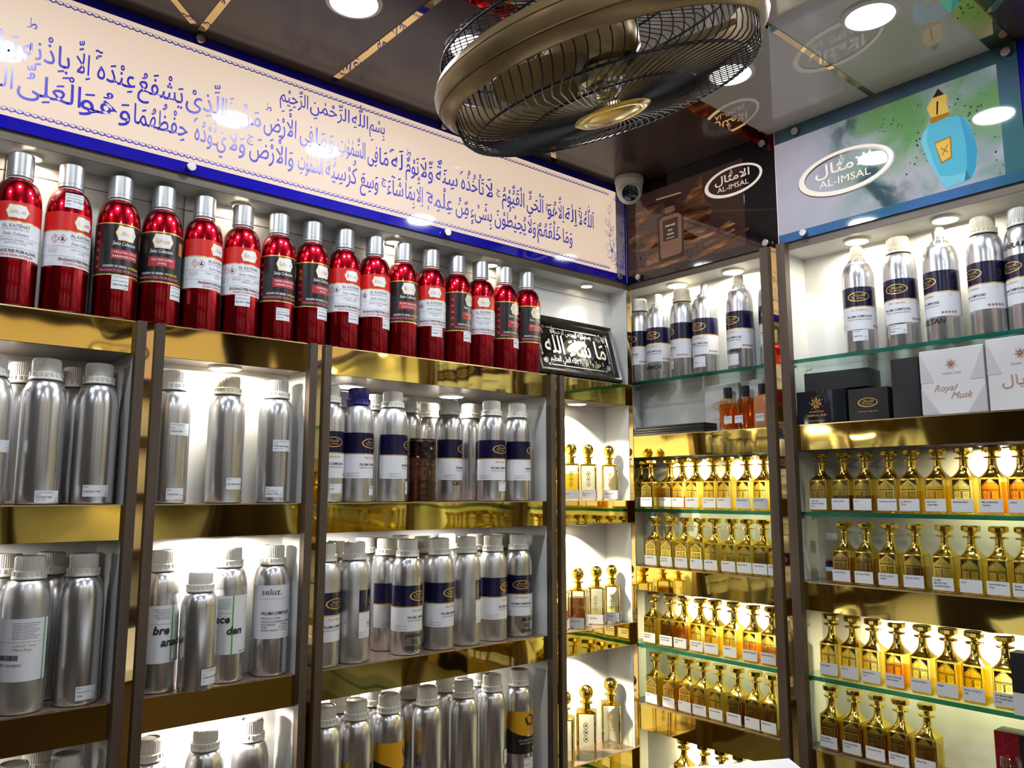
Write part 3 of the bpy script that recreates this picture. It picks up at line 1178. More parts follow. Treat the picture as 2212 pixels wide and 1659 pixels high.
def right_unit(y0, y1, depth, label, mirror=False):
    """y0 > y1"""
    t = thing('shelf_unit', 'shelf unit', label, (0, 0, 0), 0, 'shelf units along the right wall')
    f0 = y0
    y0 = 0.031 if mirror else y0 + 0.020  # the inside reaches a little behind the strip or post at its left
    f0 = -0.0160 if mirror else f0
    f1, y1 = y1, y1 - 0.020
    MB().box((depth, y1 - 0.003, FLOOR), (depth + 0.006, y0 + 0.003, 0.632), WHITE).build('back_panel', t, 0)
    MB().box((0.0012, y0, FLOOR), (depth, y0 + 0.004, 0.632), WHITE).build('side_panel', t, 0)
    MB().box((0.001, y1 - 0.008, FLOOR), (depth, y1, 0.632), WHITE).build('side_panel', t, 0)
    MB().box((0.0012, y1, 0.614), (depth, y0, 0.632), WHITE).build('top_panel', t, 0)
    MB().box((-0.001, f1, 0.6145), (0.0012, -0.0015 if mirror else f0, 0.633), WOODH).build('front_band', t, 0)
    if mirror:
        MB().box((-0.003, f0, FLOOR), (0.0008, -0.0005, 0.612), GOLDSTRIP).build('mirror_strip', t, 0)
    for zt, zb in R_BOARD:
        s = MB().box((0.0012, y1, zb), (depth, y0 - 0.0016, zt), SHELFTOP).build('shelf', t, 0)
        MB().box((-0.002, f1, zb + 0.0005), (0.001, f0 - 0.0002, zt - 0.0015), GOLDM).build('gold_fascia', s, 0)
        MB().box((-0.0028, f1, zt - 0.0022), (0.0012, f0 - 0.0002, zt), GOLDEDGE).build('edge_trim', s, 0)
    for z in R_GLASS:
        s = MB().box((0.002, y1 + 0.001, z - 0.009), (depth - 0.001, y0 - 0.002, z), GLASS).build('glass_shelf', t, 0, None)
        MB().box((-0.0005, f1 + 0.0005, z - 0.0092), (0.002, f0 - 0.0005, z + 0.0002), GLASSEDGE).build('green_front_edge', s, 0)
        for yy in (y0 - 0.010, y1 + 0.010):
            for xx in (0.020, depth - 0.018):
                bb = MB()
                bb.lathe([(0.004, 0), (0.004, 0.012)], STEEL, 12, lambda p, xx=xx, yy=yy, z=z: (xx + p[0], yy + (p[2] - 0.006), z - 0.0135 + p[1]))
                bb.build('shelf_pin', t)
    MB().box((0.002, y1, FLOOR), (0.012, y0, -1.045), WOOD).build('plinth', t, 0)
    return t


right_unit(-0.003, -0.4755, 0.088, 'corner side unit of the right wall with glass shelves and gold edges', True)
right_unit(-0.5475, -1.092, 0.107, 'right hand unit of the right wall with glass shelves and card boxes')
right_unit(-1.184, -2.370, 0.107, 'last unit of the right wall, beyond the picture, seen only in the gold mirrors')
sbox('trim_10', (0.0, YB + 0.001, FLOOR), (0.124, -2.40, CEIL), WALLP)
sbox('trim_11', (0.0, -2.399, 0.634), (0.124, -0.001, CEIL), WALLP)
sbox('trim_12', (XL, 0.0, 0.637), (-0.0005, 0.261, CEIL), WALLP)
sbox('trim_13', (XL, 0.0, FLOOR), (-1.96, 0.261, 0.637), WALLP)

# ---- the small recessed lamps inside the cabinets
ORDN = ['first', 'second', 'third', 'fourth', 'fifth', 'sixth']


def downlights():
    g = 'recessed shelf lamps'
    A = lambda px, py, z: on_z(px, py, z)
    def put(p, r, w, col, em, lab, spot=None):
        lamp('shelf_lamp', p, r, w, col, em, lab, g, spot)
    # niche
    for px, lab in ((50, 'recessed lamp above the leftmost red bottle'), (515, 'glowing recessed lamp behind the sixth red bottle'), (848, 'recessed lamp behind the eleventh red bottle'), (1062, 'recessed lamp behind the red bottle third from right')):
        p = on_y(px, 560, 0.045)
        put((p.x, 0.047, 0.618), 0.0165, 0.12 if px > 600 else 0.30, (1.0, 0.78, 0.58), DIFFWARM, lab)
    p = A(1265, 616, 0.618)
    put((p.x, 0.036, 0.618), 0.0165, 0.9, (1, 0.9, 0.72), DIFFWARM, 'small recessed lamp above the framed calligraphy', 62)
    # far left unit
    for k, z in enumerate((0.261, -0.086, -0.434)):
        put((-1.655, 0.105, z), 0.03, 0.8, (1, 0.95, 0.86), DIFFUSER, 'recessed lamp in the far left unit, %s shelf bay' % ('top', 'middle', 'lower')[k])
    # narrow unit
    for k, (z, w) in enumerate(((0.261, 5.0), (-0.086, 5.0), (-0.434, 5.0))):
        put((-1.205, 0.050, z), 0.028, w, (1, 0.93, 0.78), DIFFUSER, 'very bright recessed lamp in the narrow unit, %s shelf bay' % ('top', 'middle', 'lower')[k])
    # wide unit
    for k, z in enumerate((0.261, -0.086, -0.434)):
        for j, x in enumerate((-0.865, -0.560)):
            put((x, 0.135, z), 0.030, 0.7, (1, 0.94, 0.82), DIFFUSER, 'recessed lamp in the wide unit, %s bay, %s side' % (('top', 'middle', 'lower')[k], ('left', 'right')[j]))
    # slim corner unit
    for k, z in enumerate((0.261, -0.086, -0.434)):
        put((-0.175, 0.046, z), 0.026, 14.0, (1, 0.90, 0.62), DIFFWARM, 'warm recessed lamp in the slim corner unit, %s shelf bay' % ('top', 'middle', 'lower')[k], 125)
    # right wall
    for k, (y, z, w, unit) in enumerate(((-0.150, 0.614, 1.3, 'corner side unit, top bay, left'), (-0.345, 0.614, 1.3, 'corner side unit, top bay, right'), (-0.700, 0.614, 1.3, 'right hand unit, top bay, left'), (-0.905, 0.614, 1.3, 'right hand unit, top bay, right'),
                                         (-0.165, 0.104, 1.6, 'corner side unit, first decanter bay, left'), (-0.375, 0.104, 2.0, 'corner side unit, first decanter bay, right'), (-0.965, 0.104, 2.0, 'right hand unit, first decanter bay'),
                                         (-0.180, -0.277, 2.0, 'corner side unit, second decanter bay, left'), (-0.360, -0.277, 2.0, 'corner side unit, second decanter bay, right'), (-0.735, -0.277, 2.0, 'right hand unit, second decanter bay, left'), (-0.945, -0.277, 2.0, 'right hand unit, second decanter bay, right'),
                                         (-0.150, -0.661, 1.6, 'corner side unit, bottom bay, left'), (-0.330, -0.661, 1.6, 'corner side unit, bottom bay, right'))):
        top = z > 0.5
        put((0.052, y, z), 0.026, w, (1, 0.93, 0.72) if top else (1.0, 0.86, 0.45), DIFFUSER if top else DIFFWARM, 'recessed lamp in the %s' % unit)
    for k, (y, z) in enumerate([(yy, zz) for yy in (-1.45, -2.05) for zz in (0.614, 0.104, -0.277)]):
        put((0.052, y, z), 0.026, 0.7, (1.0, 0.84, 0.50), DIFFWARM, 'recessed lamp of the last unit, beyond the picture, %s' % ORDN[k])


downlights()


# ------------------------------------------------------------------ the lettered light box over the left wall
def standoff(parent, p, axis):
    b = MB()
    pr = [(0.0045, 0.0), (0.0045, 0.006), (0.0085, 0.0065), (0.0092, 0.0075), (0.0092, 0.0120), (0.0084, 0.0128), (0.0, 0.0128)]
    if axis == 'y':
        b.lathe(pr, STEEL, 24, lambda q: (p[0] + q[0], p[1] - q[2], p[2] + q[1]))
    else:
        b.lathe(pr, STEEL, 24, lambda q: (p[0] - q[2], p[1] + q[0], p[2] + q[1]))
    b.build('standoff', parent)


BX0 = -1.95
ban = thing('calligraphy_sign', 'sign', 'long backlit cream sign with blue Arabic calligraphy and blue border')
MB().box((BX0, -0.006, 0.637), (-0.0065, -0.0002, CEIL - 0.001), BANBLUE).build('blue_border', ban, 0)
b = MB()
b.box((BX0 + 0.0, -0.0066, 0.6605), (-0.052, -0.006, 0.917), BANLIT)
b.build('lit_face', ban, 0)
MB().box((-0.052, -0.0066, 0.6605), (-0.0135, -0.006, 0.917), BANGREY).build('unlit_margin', ban, 0)
MB().box((-0.0062, -0.0068, 0.6372), (-0.0045, -0.0004, CEIL - 0.0012), INKWHITE).build('white_edge', ban, 0)

A = Art()
WORDS1 = [('اَللّٰهُ', 1279.5, 1257), ('لَآ', 1254, 1245), ('اِلٰهَ', 1243, 1217), ('اِلَّا', 1215, 1202), ('هُوَ', 1201, 1179), ('اَلْحَىُّ', 1171, 1134), ('الْقَيُّوْمُ', 1129, 1081),
          ('لَا', 1061, 1045), ('تَاْخُذُهٗ', 1042, 990), ('سِنَةٌ', 985, 938), ('وَّلَا', 932, 904), ('نَوْمٌ', 901, 873), ('لَهٗ', 867, 838), ('مَا', 836, 816), ('فِى', 813, 791),
          ('السَّمٰوٰتِ', 786, 727), ('وَمَا', 719, 679), ('فِى', 673, 645), ('الْاَرْضِ', 637, 567), ('مَنْ', 561, 511), ('ذَا', 504, 483), ('الَّذِىْ', 481, 399), ('يَشْفَعُ', 393, 296),
          ('عِنْدَهٗٓ', 291, 201), ('اِلَّا', 194, 162), ('بِاِذْنِهٖ', 150, 47), ('يَعْلَمُ', 38, -110)]
WORDS2 = [('وَمَا', 1233, 1212), ('خَلْفَهُمْ', 1208, 1157), ('وَلَا', 1154, 1136), ('يُحِيْطُوْنَ', 1132, 1065), ('بِشَىْءٍ', 1059, 1013), ('مِّنْ', 1009, 981), ('عِلْمِهٖٓ', 974, 917), ('اِلَّا', 911, 896),
          ('بِمَا', 893, 872), ('شَآءَ', 868, 833), ('وَسِعَ', 814, 775), ('كُرْسِيُّهُ', 768, 700), ('السَّمٰوٰتِ', 694, 641), ('وَالْاَرْضَ', 631, 536), ('وَلَا', 527, 491),
          ('يَـُٔوْدُهٗ', 487, 415), ('حِفْظُهُمَا', 403, 287), ('وَ', 280, 255), ('هُوَ', 253, 170), ('الْعَلِىُّ', 173, 36), ('الْعَظِيْمُ', 27, -130)]
WORDS0 = [('بِسْمِ', 828, 795), ('اللّٰهِ', 792, 757), ('الرَّحْمٰنِ', 752, 667), ('الرَّحِيْمِ', 663, 602)]
for words, z, h, py in ((WORDS1, 0.779, 0.041, 470), (WORDS2, 0.7115, 0.041, 500), (WORDS0, 0.856, 0.032, 265)):
    for w, pr, pl in words:
        # the word's right and left ends along the sign, from where its line crosses the picture
        def ux(px):
            y = py
            for _ in range(4):
                q = on_y(px, y, 0.0)
                dz = q.z - (z + 0.015)
                y += dz * FPX / max(0.4, (q - CAM).dot(FW))
            return on_y(px, y, 0.0).x
        xr, xl = ux(pr), ux(pl)
        A.arab(w, xr, z, h, LETTER, 2, 'R', xr - xl, bold=0.006)
for z, px in ((0.790, 1176), (0.800, 1073), (0.865, 0)):
    pass
for mk, px, z, s in (('\u062C', 1179, 0.800, 0.018), ('\u062C', 1073, 0.797, 0.018), ('\u0637', 879, 0.822, 0.020), ('\u0637', 577, 0.822, 0.020), ('\u0637', 68, 0.835, 0.022), ('\u062C', 1160, 0.733, 0.016), ('\u062C', 826, 0.735, 0.018), ('\u062C', 538, 0.745, 0.020)):
    y = 300
    for _ in range(5):
        q = on_y(px, y, 0.0)
        y += (q.z - z) * FPX / (q - CAM).dot(FW)
    A.arab(mk, on_y(px, y, 0).x, z, s, LETTER, 2, 'C', s * 0.7, bold=0.014)
b = MB()
A.bake(b, face_y(-0.0066))
b.build('lettering', ban, 0)

# rope borders above and below the lettering, flower and scrolls at the right end
for z in (0.9035, 0.673):
    A = Art()
    for k in range(152):
        x = -1.94 + k * 0.01222
        if x > -0.078:
            break
        s = 1 if x > -1.04 else -1
        c = x + 0.006
        pts = [(c - s * 0.0070, z - 0.0020), (c - s * 0.0040, z + 0.0030), (c + s * 0.0010, z + 0.0026), (c + s * 0.0030, z - 0.0005)]
        A.stroke([(c - s * 0.0075, z + 0.0030), (c - s * 0.0055, z - 0.0018), (c - s * 0.0005, z - 0.0036), (c + s * 0.0055, z - 0.0012), (c + s * 0.0080, z + 0.0026)], 0.0028, LETTER, 1, taper=True)
        A.stroke([(c - s * 0.0050, z + 0.0026), (c, z + 0.0034), (c + s * 0.0030, z + 0.0010), (c + s * 0.0006, z - 0.0012)], 0.0009, LETTER, 1)
    b = MB()
    A.bake(b, face_y(-0.0066))
    b.build('rope_border', ban, 0)
A = Art()
LN = 0.0011
fx, fz = -0.072, 0.728
for k in range(5):
    a = PI / 2 + k * 2 * PI / 5
    c, s = math.cos(a), math.sin(a)
    A.stroke([(fx, fz), (fx + 0.016 * c - 0.009 * s, fz + 0.020 * s + 0.010 * c), (fx + 0.026 * c - 0.004 * s, fz + 0.030 * s + 0.005 * c), (fx + 0.027 * c + 0.004 * s, fz + 0.031 * s - 0.005 * c), (fx + 0.016 * c + 0.009 * s, fz + 0.020 * s - 0.010 * c), (fx, fz)], LN, LETTER, 1)
A.ellipse(fx, fz, 0.004, 0.005, LETTER, 2, 10)
stem = [(fx + 0.012, 0.672), (fx + 0.020, 0.690), (fx + 0.014, 0.710), (fx, fz), (fx - 0.010, 0.760), (fx - 0.006, 0.790), (fx - 0.010, 0.830)]
A.stroke(stem, LN * 1.3, LETTER, 1)
for x, z, dx, dz in ((fx - 0.010, 0.838, 0.006, 0.036), (fx - 0.012, 0.800, -0.016, 0.022), (fx - 0.006, 0.790, 0.018, 0.016), (fx + 0.006, 0.745, 0.016, 0.028), (fx + 0.014, 0.700, 0.014, 0.028), (fx + 0.012, 0.694, -0.024, 0.012), (fx - 0.010, 0.770, -0.018, 0.014), (fx - 0.006, 0.770, 0.012, 0.024)):
    nx, nz = -dz * 0.28, dx * 0.28
    A.stroke([(x, z), (x + dx * .5 + nx, z + dz * .5 + nz), (x + dx, z + dz), (x + dx * .5 - nx, z + dz * .5 - nz), (x, z)], LN, LETTER, 1)
    A.stroke([(x, z), (x + dx, z + dz)], LN * 0.7, LETTER, 1)
for zc, s in ((0.894, -1), (0.684, 1)):
    for (cx, r, a0, tr) in ((-0.030, 0.010, 0.4, 1.3), (-0.052, 0.007, 2.5, -1.2), (-0.024, 0.007, 4.0, 1.4)):
        A.stroke([(x, zc + s * abs(0)+ (y - zc) ) for x, y in spiral(cx, zc, r, 0.001, a0, tr, 20)], 0.0016, LETTER, 1)
    for k, (dx, dz) in enumerate(((0.0, 0.018), (0.004, 0.034), (0.001, 0.050), (0.006, 0.064))):
        A.stroke([(x, y) for x, y in spiral(-0.026 + dx, zc + s * dz, 0.007 - k * 0.001, 0.001, k * 1.7, 1.2 * (1 if k % 2 else -1), 16)], 0.0015, LETTER, 1)
    A.stroke([(-0.066, zc), (-0.050, zc + s * 0.006), (-0.034, zc - s * 0.003), (-0.020, zc + s * 0.010), (-0.018, zc + s * 0.050), (-0.022, zc + s * 0.078)], 0.0014, LETTER, 1)
for k in range(8):
    a = k * PI / 4
    A.stroke([(-0.028 + 0.003 * math.cos(a), 0.789 + 0.003 * math.sin(a)), (-0.028 + 0.006 * math.cos(a), 0.789 + 0.006 * math.sin(a)), (-0.028 + 0.009 * math.cos(a), 0.789 + 0.009 * math.sin(a))], 0.003, LETTER, 1, taper=True)
b = MB()
A.bake(b, face_y(-0.0068))
b.build('flower_ornament', ban, 0)
for px, py in ((410, 363), (962, 505), (1334, 579), (430, 87), (955, 277)):
    q = on_y(px, py, -0.006)
    standoff(ban, (q.x, -0.006, 0.6495 if q.z < 0.75 else 0.9275), 'y')


# ------------------------------------------------------------------ right wall posters
def uv(px, py):
    q = on_x(px, py, 0.0)
    return (-q.y, q.z)


def c3(pts):
    """points read off the upper right part of the picture"""
    return [uv(1400 + x * 0.42204, y * 0.42204) for x, y in pts]


def print_mat(name, estr, build):
    m = mat(name, rough=0.04, coat=0.7)
    nd, lk, bs = nodes(m)
    tc = nd.new('ShaderNodeTexCoord')
    col = build(nd, lk, tc)
    dk = nd.new('ShaderNodeMix')
    dk.data_type = 'RGBA'
    dk.blend_type = 'MULTIPLY'
    dk.inputs[0].default_value = 1.0
    lk.new(col, dk.inputs[6])
    dk.inputs[7].default_value = (0.38, 0.38, 0.38, 1)
    lk.new(dk.outputs[2], bs.inputs['Base Color'])
    if estr:
        lk.new(col, bs.inputs['Emission Color'])
        bs.inputs['Emission Strength'].default_value = estr
    return m


def smoke(nd, lk, tc):
    """pale lilac paper with green and teal smoke, thickest right of centre"""
    sep = nd.new('ShaderNodeSeparateXYZ')
    lk.new(tc.outputs['Object'], sep.inputs[0])

    def noise(scale, detail, seed):
        mp = nd.new('ShaderNodeMapping')
        mp.inputs['Location'].default_value = (seed, seed * 2.3, seed * 0.7)
        lk.new(tc.outputs['Object'], mp.inputs[0])
        n = nd.new('ShaderNodeTexNoise')
        n.inputs['Scale'].default_value = scale
        n.inputs['Detail'].default_value = detail
        n.inputs['Distortion'].default_value = 0.6
        lk.new(mp.outputs[0], n.inputs['Vector'])
        return n.outputs['Fac']

    def rng(sock, a, b, c=0.0, d=1.0):
        r = nd.new('ShaderNodeMapRange')
        r.interpolation_type = 'SMOOTHSTEP'
        for i, v in ((1, a), (2, b), (3, c), (4, d)):
            r.inputs[i].default_value = v
        lk.new(sock, r.inputs[0])
        return r.outputs[0]

    def mul(a, b):
        q = nd.new('ShaderNodeMath')
        q.operation = 'MULTIPLY'
        lk.new(a, q.inputs[0])
        lk.new(b, q.inputs[1])
        return q.outputs[0]

    def mix(f, a, b):
        q = nd.new('ShaderNodeMix')
        q.data_type = 'RGBA'
        lk.new(f, q.inputs[0])
        if isinstance(a, tuple):
            q.inputs[6].default_value = (*a, 1)
        else:
            lk.new(a, q.inputs[6])
        q.inputs[7].default_value = (*b, 1)
        return q.outputs[2]

    right = rng(sep.outputs[1], -0.62, -0.80)         # towards the right end
    mid = mul(rng(sep.outputs[1], -0.63, -0.74), rng(sep.outputs[1], -0.90, -0.79))
    high = rng(sep.outputs[2], 0.69, 0.80)
    c = mix(rng(noise(3, 3, 1.0), 0.3, 0.7), srgb(206, 196, 208), srgb(182, 186, 200))
    c = mix(mul(right, rng(noise(7, 6, 4.0), 0.36, 0.60)), c, srgb(140, 165, 158))
    c = mix(mul(mul(right, high), rng(noise(6, 7, 9.0), 0.40, 0.58)), c, srgb(112, 158, 100))
    c = mix(mul(mid, rng(noise(8, 7, 15.0), 0.47, 0.62)), c, srgb(58, 84, 96))
    vo = nd.new('ShaderNodeTexVoronoi')
    vo.inputs['Scale'].default_value = 95
    lk.new(tc.outputs['Object'], vo.inputs['Vector'])
    spk = mul(mul(rng(vo.outputs['Distance'], 0.30, 0.16), rng(noise(11, 2, 22.0), 0.52, 0.60)), rng(sep.outputs[1], -0.74, -0.86))
    c = mix(spk, c, srgb(34, 66, 74))
    return c


SMOKE_LIT = print_mat('smoke_print_backlit', 0.36, smoke)
BLUEBORD = noise_mix(mat('blue_border_print', rough=0.05, coat=0.6), 5, srgb(64, 98, 150), srgb(44, 88, 110), detail=3)
BLUEBORDT = noise_mix(mat('teal_border_print', rough=0.05, coat=0.6), 5, srgb(70, 88, 116), srgb(52, 96, 100), detail=3)


def pm(name, rgb, estr=0.34):
    c = srgb(*rgb)
    return mat(name, tuple(0.38 * q for q in c), 0.08, emis=c, estr=estr)


def smooth(pts, n=4):
    out = []
    k = len(pts)
    for i in range(k):
        p0, p1, p2, p3 = pts[i - 1], pts[i], pts[(i + 1) % k], pts[(i + 2) % k]
        for j in range(n):
            t = j / n
            out.append(tuple(0.5 * (2 * b + (c - a) * t + (2 * a - 5 * b + 4 * c - d) * t * t + (3 * b - a - 3 * c + d) * t ** 3) for a, b, c, d in zip(p0, p1, p2, p3)))
    return out


TURQ = pm('turquoise_print', (98, 190, 216))
TURQD = pm('deep_turquoise_print', (70, 164, 200))
TURQL = pm('light_turquoise_print', (128, 206, 226))
PGOLD = pm('gold_print', (240, 200, 96))
PGOLDD = pm('dark_gold_print', (176, 126, 44))
PDARK = pm('dark_brown_print', (62, 38, 30))


def woodprint(nd, lk, tc):
    mp = nd.new('ShaderNodeMapping')
    mp.inputs['Rotation'].default_value = (0.5, 0, 0)
    mp.inputs['Scale'].default_value = (1, 3, 14)
    lk.new(tc.outputs['Object'], mp.inputs[0])
    n = nd.new('ShaderNodeTexNoise')
    n.inputs['Scale'].default_value = 3.2
    n.inputs['Detail'].default_value = 7
    n.inputs['Distortion'].default_value = 0.4
    lk.new(mp.outputs[0], n.inputs['Vector'])
    cr = nd.new('ShaderNodeValToRGB')
    e = cr.color_ramp.elements
    e[0].position, e[0].color = 0.36, (*srgb(52, 28, 20), 1)
    e[1].position, e[1].color = 0.72, (*srgb(196, 134, 84), 1)
    k = e.new(0.54)
    k.color = (*srgb(112, 66, 42), 1)
    lk.new(n.outputs['Fac'], cr.inputs[0])
    return cr.outputs[0]


WOODPRINT = print_mat('driftwood_print', 0.34, woodprint)
DARKPRINT = noise_mix(mat('dark_scene_print', rough=0.05, coat=0.6, emis=srgb(70, 46, 42), estr=0.34), 5, srgb(30, 20, 19), srgb(48, 32, 29), detail=4)
BLACKPRINT = mat('black_border_print', srgb(22, 17, 19), 0.05, coat=0.6)
AMBERPRINT = pm('amber_flacon_print', (146, 104, 82))
AMBERLIGHT = pm('amber_light_print', (206, 156, 118))
PLANKLIT = print_mat('lit_plank_print', 0.62, woodprint)


po = thing('blue_perfume_poster', 'poster', 'glossy backlit poster with a turquoise perfume bottle in green smoke')
MB().box((-0.006, -1.090, 0.6335), (-0.0002, -0.5255, 0.656), BLUEBORD).build('lower_border', po, 0)
MB().box((-0.006, -1.090, 0.901), (-0.0002, -0.5255, CEIL - 0.001), BLUEBORDT).build('upper_border', po, 0)
MB().box((-0.006, -1.090, 0.656), (-0.0002, -1.050, 0.901), BLUEBORDT).build('end_border', po, 0)
MB().box((-0.006, -1.050, 0.656), (-0.0002, -0.5255, 0.901), SMOKE_LIT).build('lit_print', po, 0)
MB().box((-0.0063, -0.5255, 0.6335), (-0.0002, -0.5240, CEIL - 0.001), INKWHITE).build('acrylic_edge', po, 0)
A = Art()
l, r = uv(1728.3, 401), uv(1932.6, 333.4)
oval_logo(A, (l[0] + r[0]) / 2, (l[1] + r[1]) / 2 - 0.002, r[0] - l[0], LOGOLIT, 3, LOGODARK)
b = MB()
A.bake(b, face_x(-0.0061))
b.build('oval_logo', po, 0)
A = Art()
A.poly(c3(smooth([(1452, 640), (1500, 612), (1555, 602), (1600, 600), (1640, 618), (1664, 665), (1682, 740), (1690, 800), (1684, 860), (1668, 905), (1640, 928), (1590, 948), (1535, 970), (1505, 935), (1475, 892), (1440, 825), (1410, 755), (1405, 715), (1420, 675)])), TURQ, 1)
A.poly(c3([(1600, 598), (1645, 625), (1670, 680), (1690, 770), (1682, 860), (1655, 920), (1625, 930), (1640, 840), (1630, 720)]), TURQD, 2)
A.poly(c3([(1440, 830), (1405, 735), (1414, 685), (1440, 655), (1432, 730), (1470, 840), (1530, 970), (1480, 900)]), TURQL, 2)
A.poly(c3([(1530, 970), (1500, 905), (1560, 905), (1640, 880), (1655, 920)]), TURQL, 2)
A.poly(c3([(1470, 735), (1556, 700), (1563, 812), (1507, 842)]), PGOLDD, 3)
A.poly(c3([(1476, 741), (1550, 710), (1556, 806), (1512, 832)]), PGOLD, 4)
x = c3([(1505, 762), (1527, 752), (1541, 783), (1503, 797), (1540, 745), (1512, 800)])
A.stroke([x[0], x[3 - 1], ], 0.0022, PGOLDD, 5)
A.stroke([x[4], x[5]], 0.0022, PGOLDD, 5)
A.poly(c3([(1448, 612), (1542, 566), (1549, 597), (1456, 640)]), PGOLDD, 2)
A.poly(c3([(1432, 560), (1462, 508), (1520, 487), (1538, 492), (1532, 530), (1545, 578), (1455, 607)]), PGOLD, 3)
A.poly(c3([(1483, 525), (1492, 522), (1490, 590), (1482, 593)]), PDARK, 4)
A.poly(c3([(1462, 508), (1490, 458), (1521, 487)]), PDARK, 4)
b = MB()
A.bake(b, face_x(-0.0061))
b.build('bottle_picture', po, 0)
for px, py in ((1739, 503), (1721, 289), (2176, 117)):
    q = on_x(px, py, -0.006)
    standoff(po, (-0.006, q.y, 0.6445 if q.z < 0.75 else 0.915), 'x')

po = thing('brown_perfume_poster', 'poster', 'dark brown backlit poster with an amber flacon and driftwood')
MB().box((-0.006, -0.5235, 0.6335), (-0.0002, -0.0075, CEIL - 0.001), BLACKPRINT).build('black_border', po, 0)
MB().box((-0.0064, -0.428, 0.656), (-0.006, -0.012, 0.900), DARKPRINT).build('lit_print', po, 0)
A = Art()
A.poly(c3([(0, 1330), (60, 1190), (110, 1150), (200, 1180), (262, 1215), (300, 1240), (250, 1260), (190, 1300), (60, 1345), (0, 1370)]), WOODPRINT, 1)
A.poly(c3([(160, 1120), (165, 1060), (205, 1010), (240, 960), (286, 882), (282, 960), (300, 1030), (340, 1060), (325, 1100), (310, 1170), (280, 1215), (240, 1230), (190, 1230)]), WOODPRINT, 1)
A.poly(c3([(-85, 1120), (-40, 1090), (30, 1040), (60, 1010), (62, 1060), (20, 1100), (-40, 1160), (-100, 1180)]), WOODPRINT, 1)
A.poly(c3([(-92, 1240), (-60, 1200), (0, 1180), (50, 1200), (60, 1260), (0, 1290), (-80, 1290)]), WOODPRINT, 1)
for q in ([(250, 1225), (440, 1140), (455, 1148), (300, 1222)], [(290, 1250), (450, 1170), (450, 1182), (300, 1262)], [(330, 1205), (420, 1130), (435, 1136), (350, 1205)], [(210, 1330), (470, 1200), (480, 1212), (240, 1340)], [(-88, 1390), (60, 1360), (200, 1310), (210, 1322), (70, 1375), (-88, 1410)], [(300, 1290), (520, 1165), (525, 1180), (330, 1290)]):
    A.poly(c3(q), PLANKLIT, 1.5)
A.poly(c3([(55, 1130), (75, 1105), (165, 1075), (188, 1095), (192, 1290), (180, 1312), (75, 1345), (62, 1335)]), PDARK, 2)
A.poly(c3([(66, 1135), (82, 1116), (160, 1090), (178, 1104), (181, 1285), (172, 1298), (82, 1328), (72, 1318)]), AMBERPRINT, 3)
A.poly(c3([(82, 1135), (160, 1110), (162, 1220), (86, 1240)]), PDARK, 4)
A.poly(c3([(92, 1068), (142, 1052), (146, 1080), (98, 1098)]), AMBERPRINT, 3)
A.poly(c3([(48, 1022), (176, 984), (180, 1008), (144, 1026), (142, 1052), (92, 1068), (88, 1044), (52, 1048)]), PDARK, 3)
A.poly(c3([(48, 1022), (176, 984), (178, 992), (50, 1030)]), AMBERLIGHT, 4)
for s, x, y, hh in (('TOM FORD', 121, 1160, 0.0052), ('OUD', 122, 1184, 0.0052), ('WOOD', 123, 1204, 0.0052), ('EAU DE PARFUM', 122, 1222, 0.0028)):
    c = c3([(x, y)])[0]
    A.text(s, c[0], c[1], hh, LOGOLIT, 6, bold=0.012)
l, r = uv(1525.3, 415.6), uv(1649.8, 367)
oval_logo(A, (l[0] + r[0]) / 2, (l[1] + r[1]) / 2, r[0] - l[0], LOGOLIT, 3)
b = MB()
A.bake(b, face_x(-0.0064))
b.build('printed_picture', po, 0)
for px, py in ((1383, 602), (1658, 525), (1384, 414), (1650, 313)):
    q = on_x(px, py, -0.006)
    standoff(po, (-0.006, q.y, 0.6445 if q.z < 0.75 else 0.915), 'x')

po = thing('cream_logo_poster', 'poster', 'cream backlit poster with two oval logos beyond the picture, seen only mirrored')
MB().box((-0.006, -2.39, 0.6335), (-0.0002, -1.0915, CEIL - 0.001), BANBLUE).build('blue_border', po, 0)
MB().box((-0.0064, -2.36, 0.66), (-0.006, -1.12, 0.90), BANLIT).build('lit_face', po, 0)
A = Art()
for u in (1.36, 1.80, 2.20):
    oval_logo(A, u, 0.78, 0.28, LBLACK, 2)
b = MB()
A.bake(b, face_x(-0.0066))
b.build('oval_logo', po, 0)


ORD = ['first', 'second', 'third', 'fourth', 'fifth', 'sixth', 'seventh', 'eighth', 'ninth', 'tenth', 'eleventh', 'twelfth', 'thirteenth', 'fourteenth', 'fifteenth', 'sixteenth']


def base_at(px, py, y, z):
    """foot of something that stands at depth y on a left shelf at height z; (px, py) is seen on its upper part"""
    q = on_y(px, py, y)
    return (q.x, y, z)


def base_atx(px, py, x, z):
    q = on_x(px, py, x)
    return (x, q.y, z)


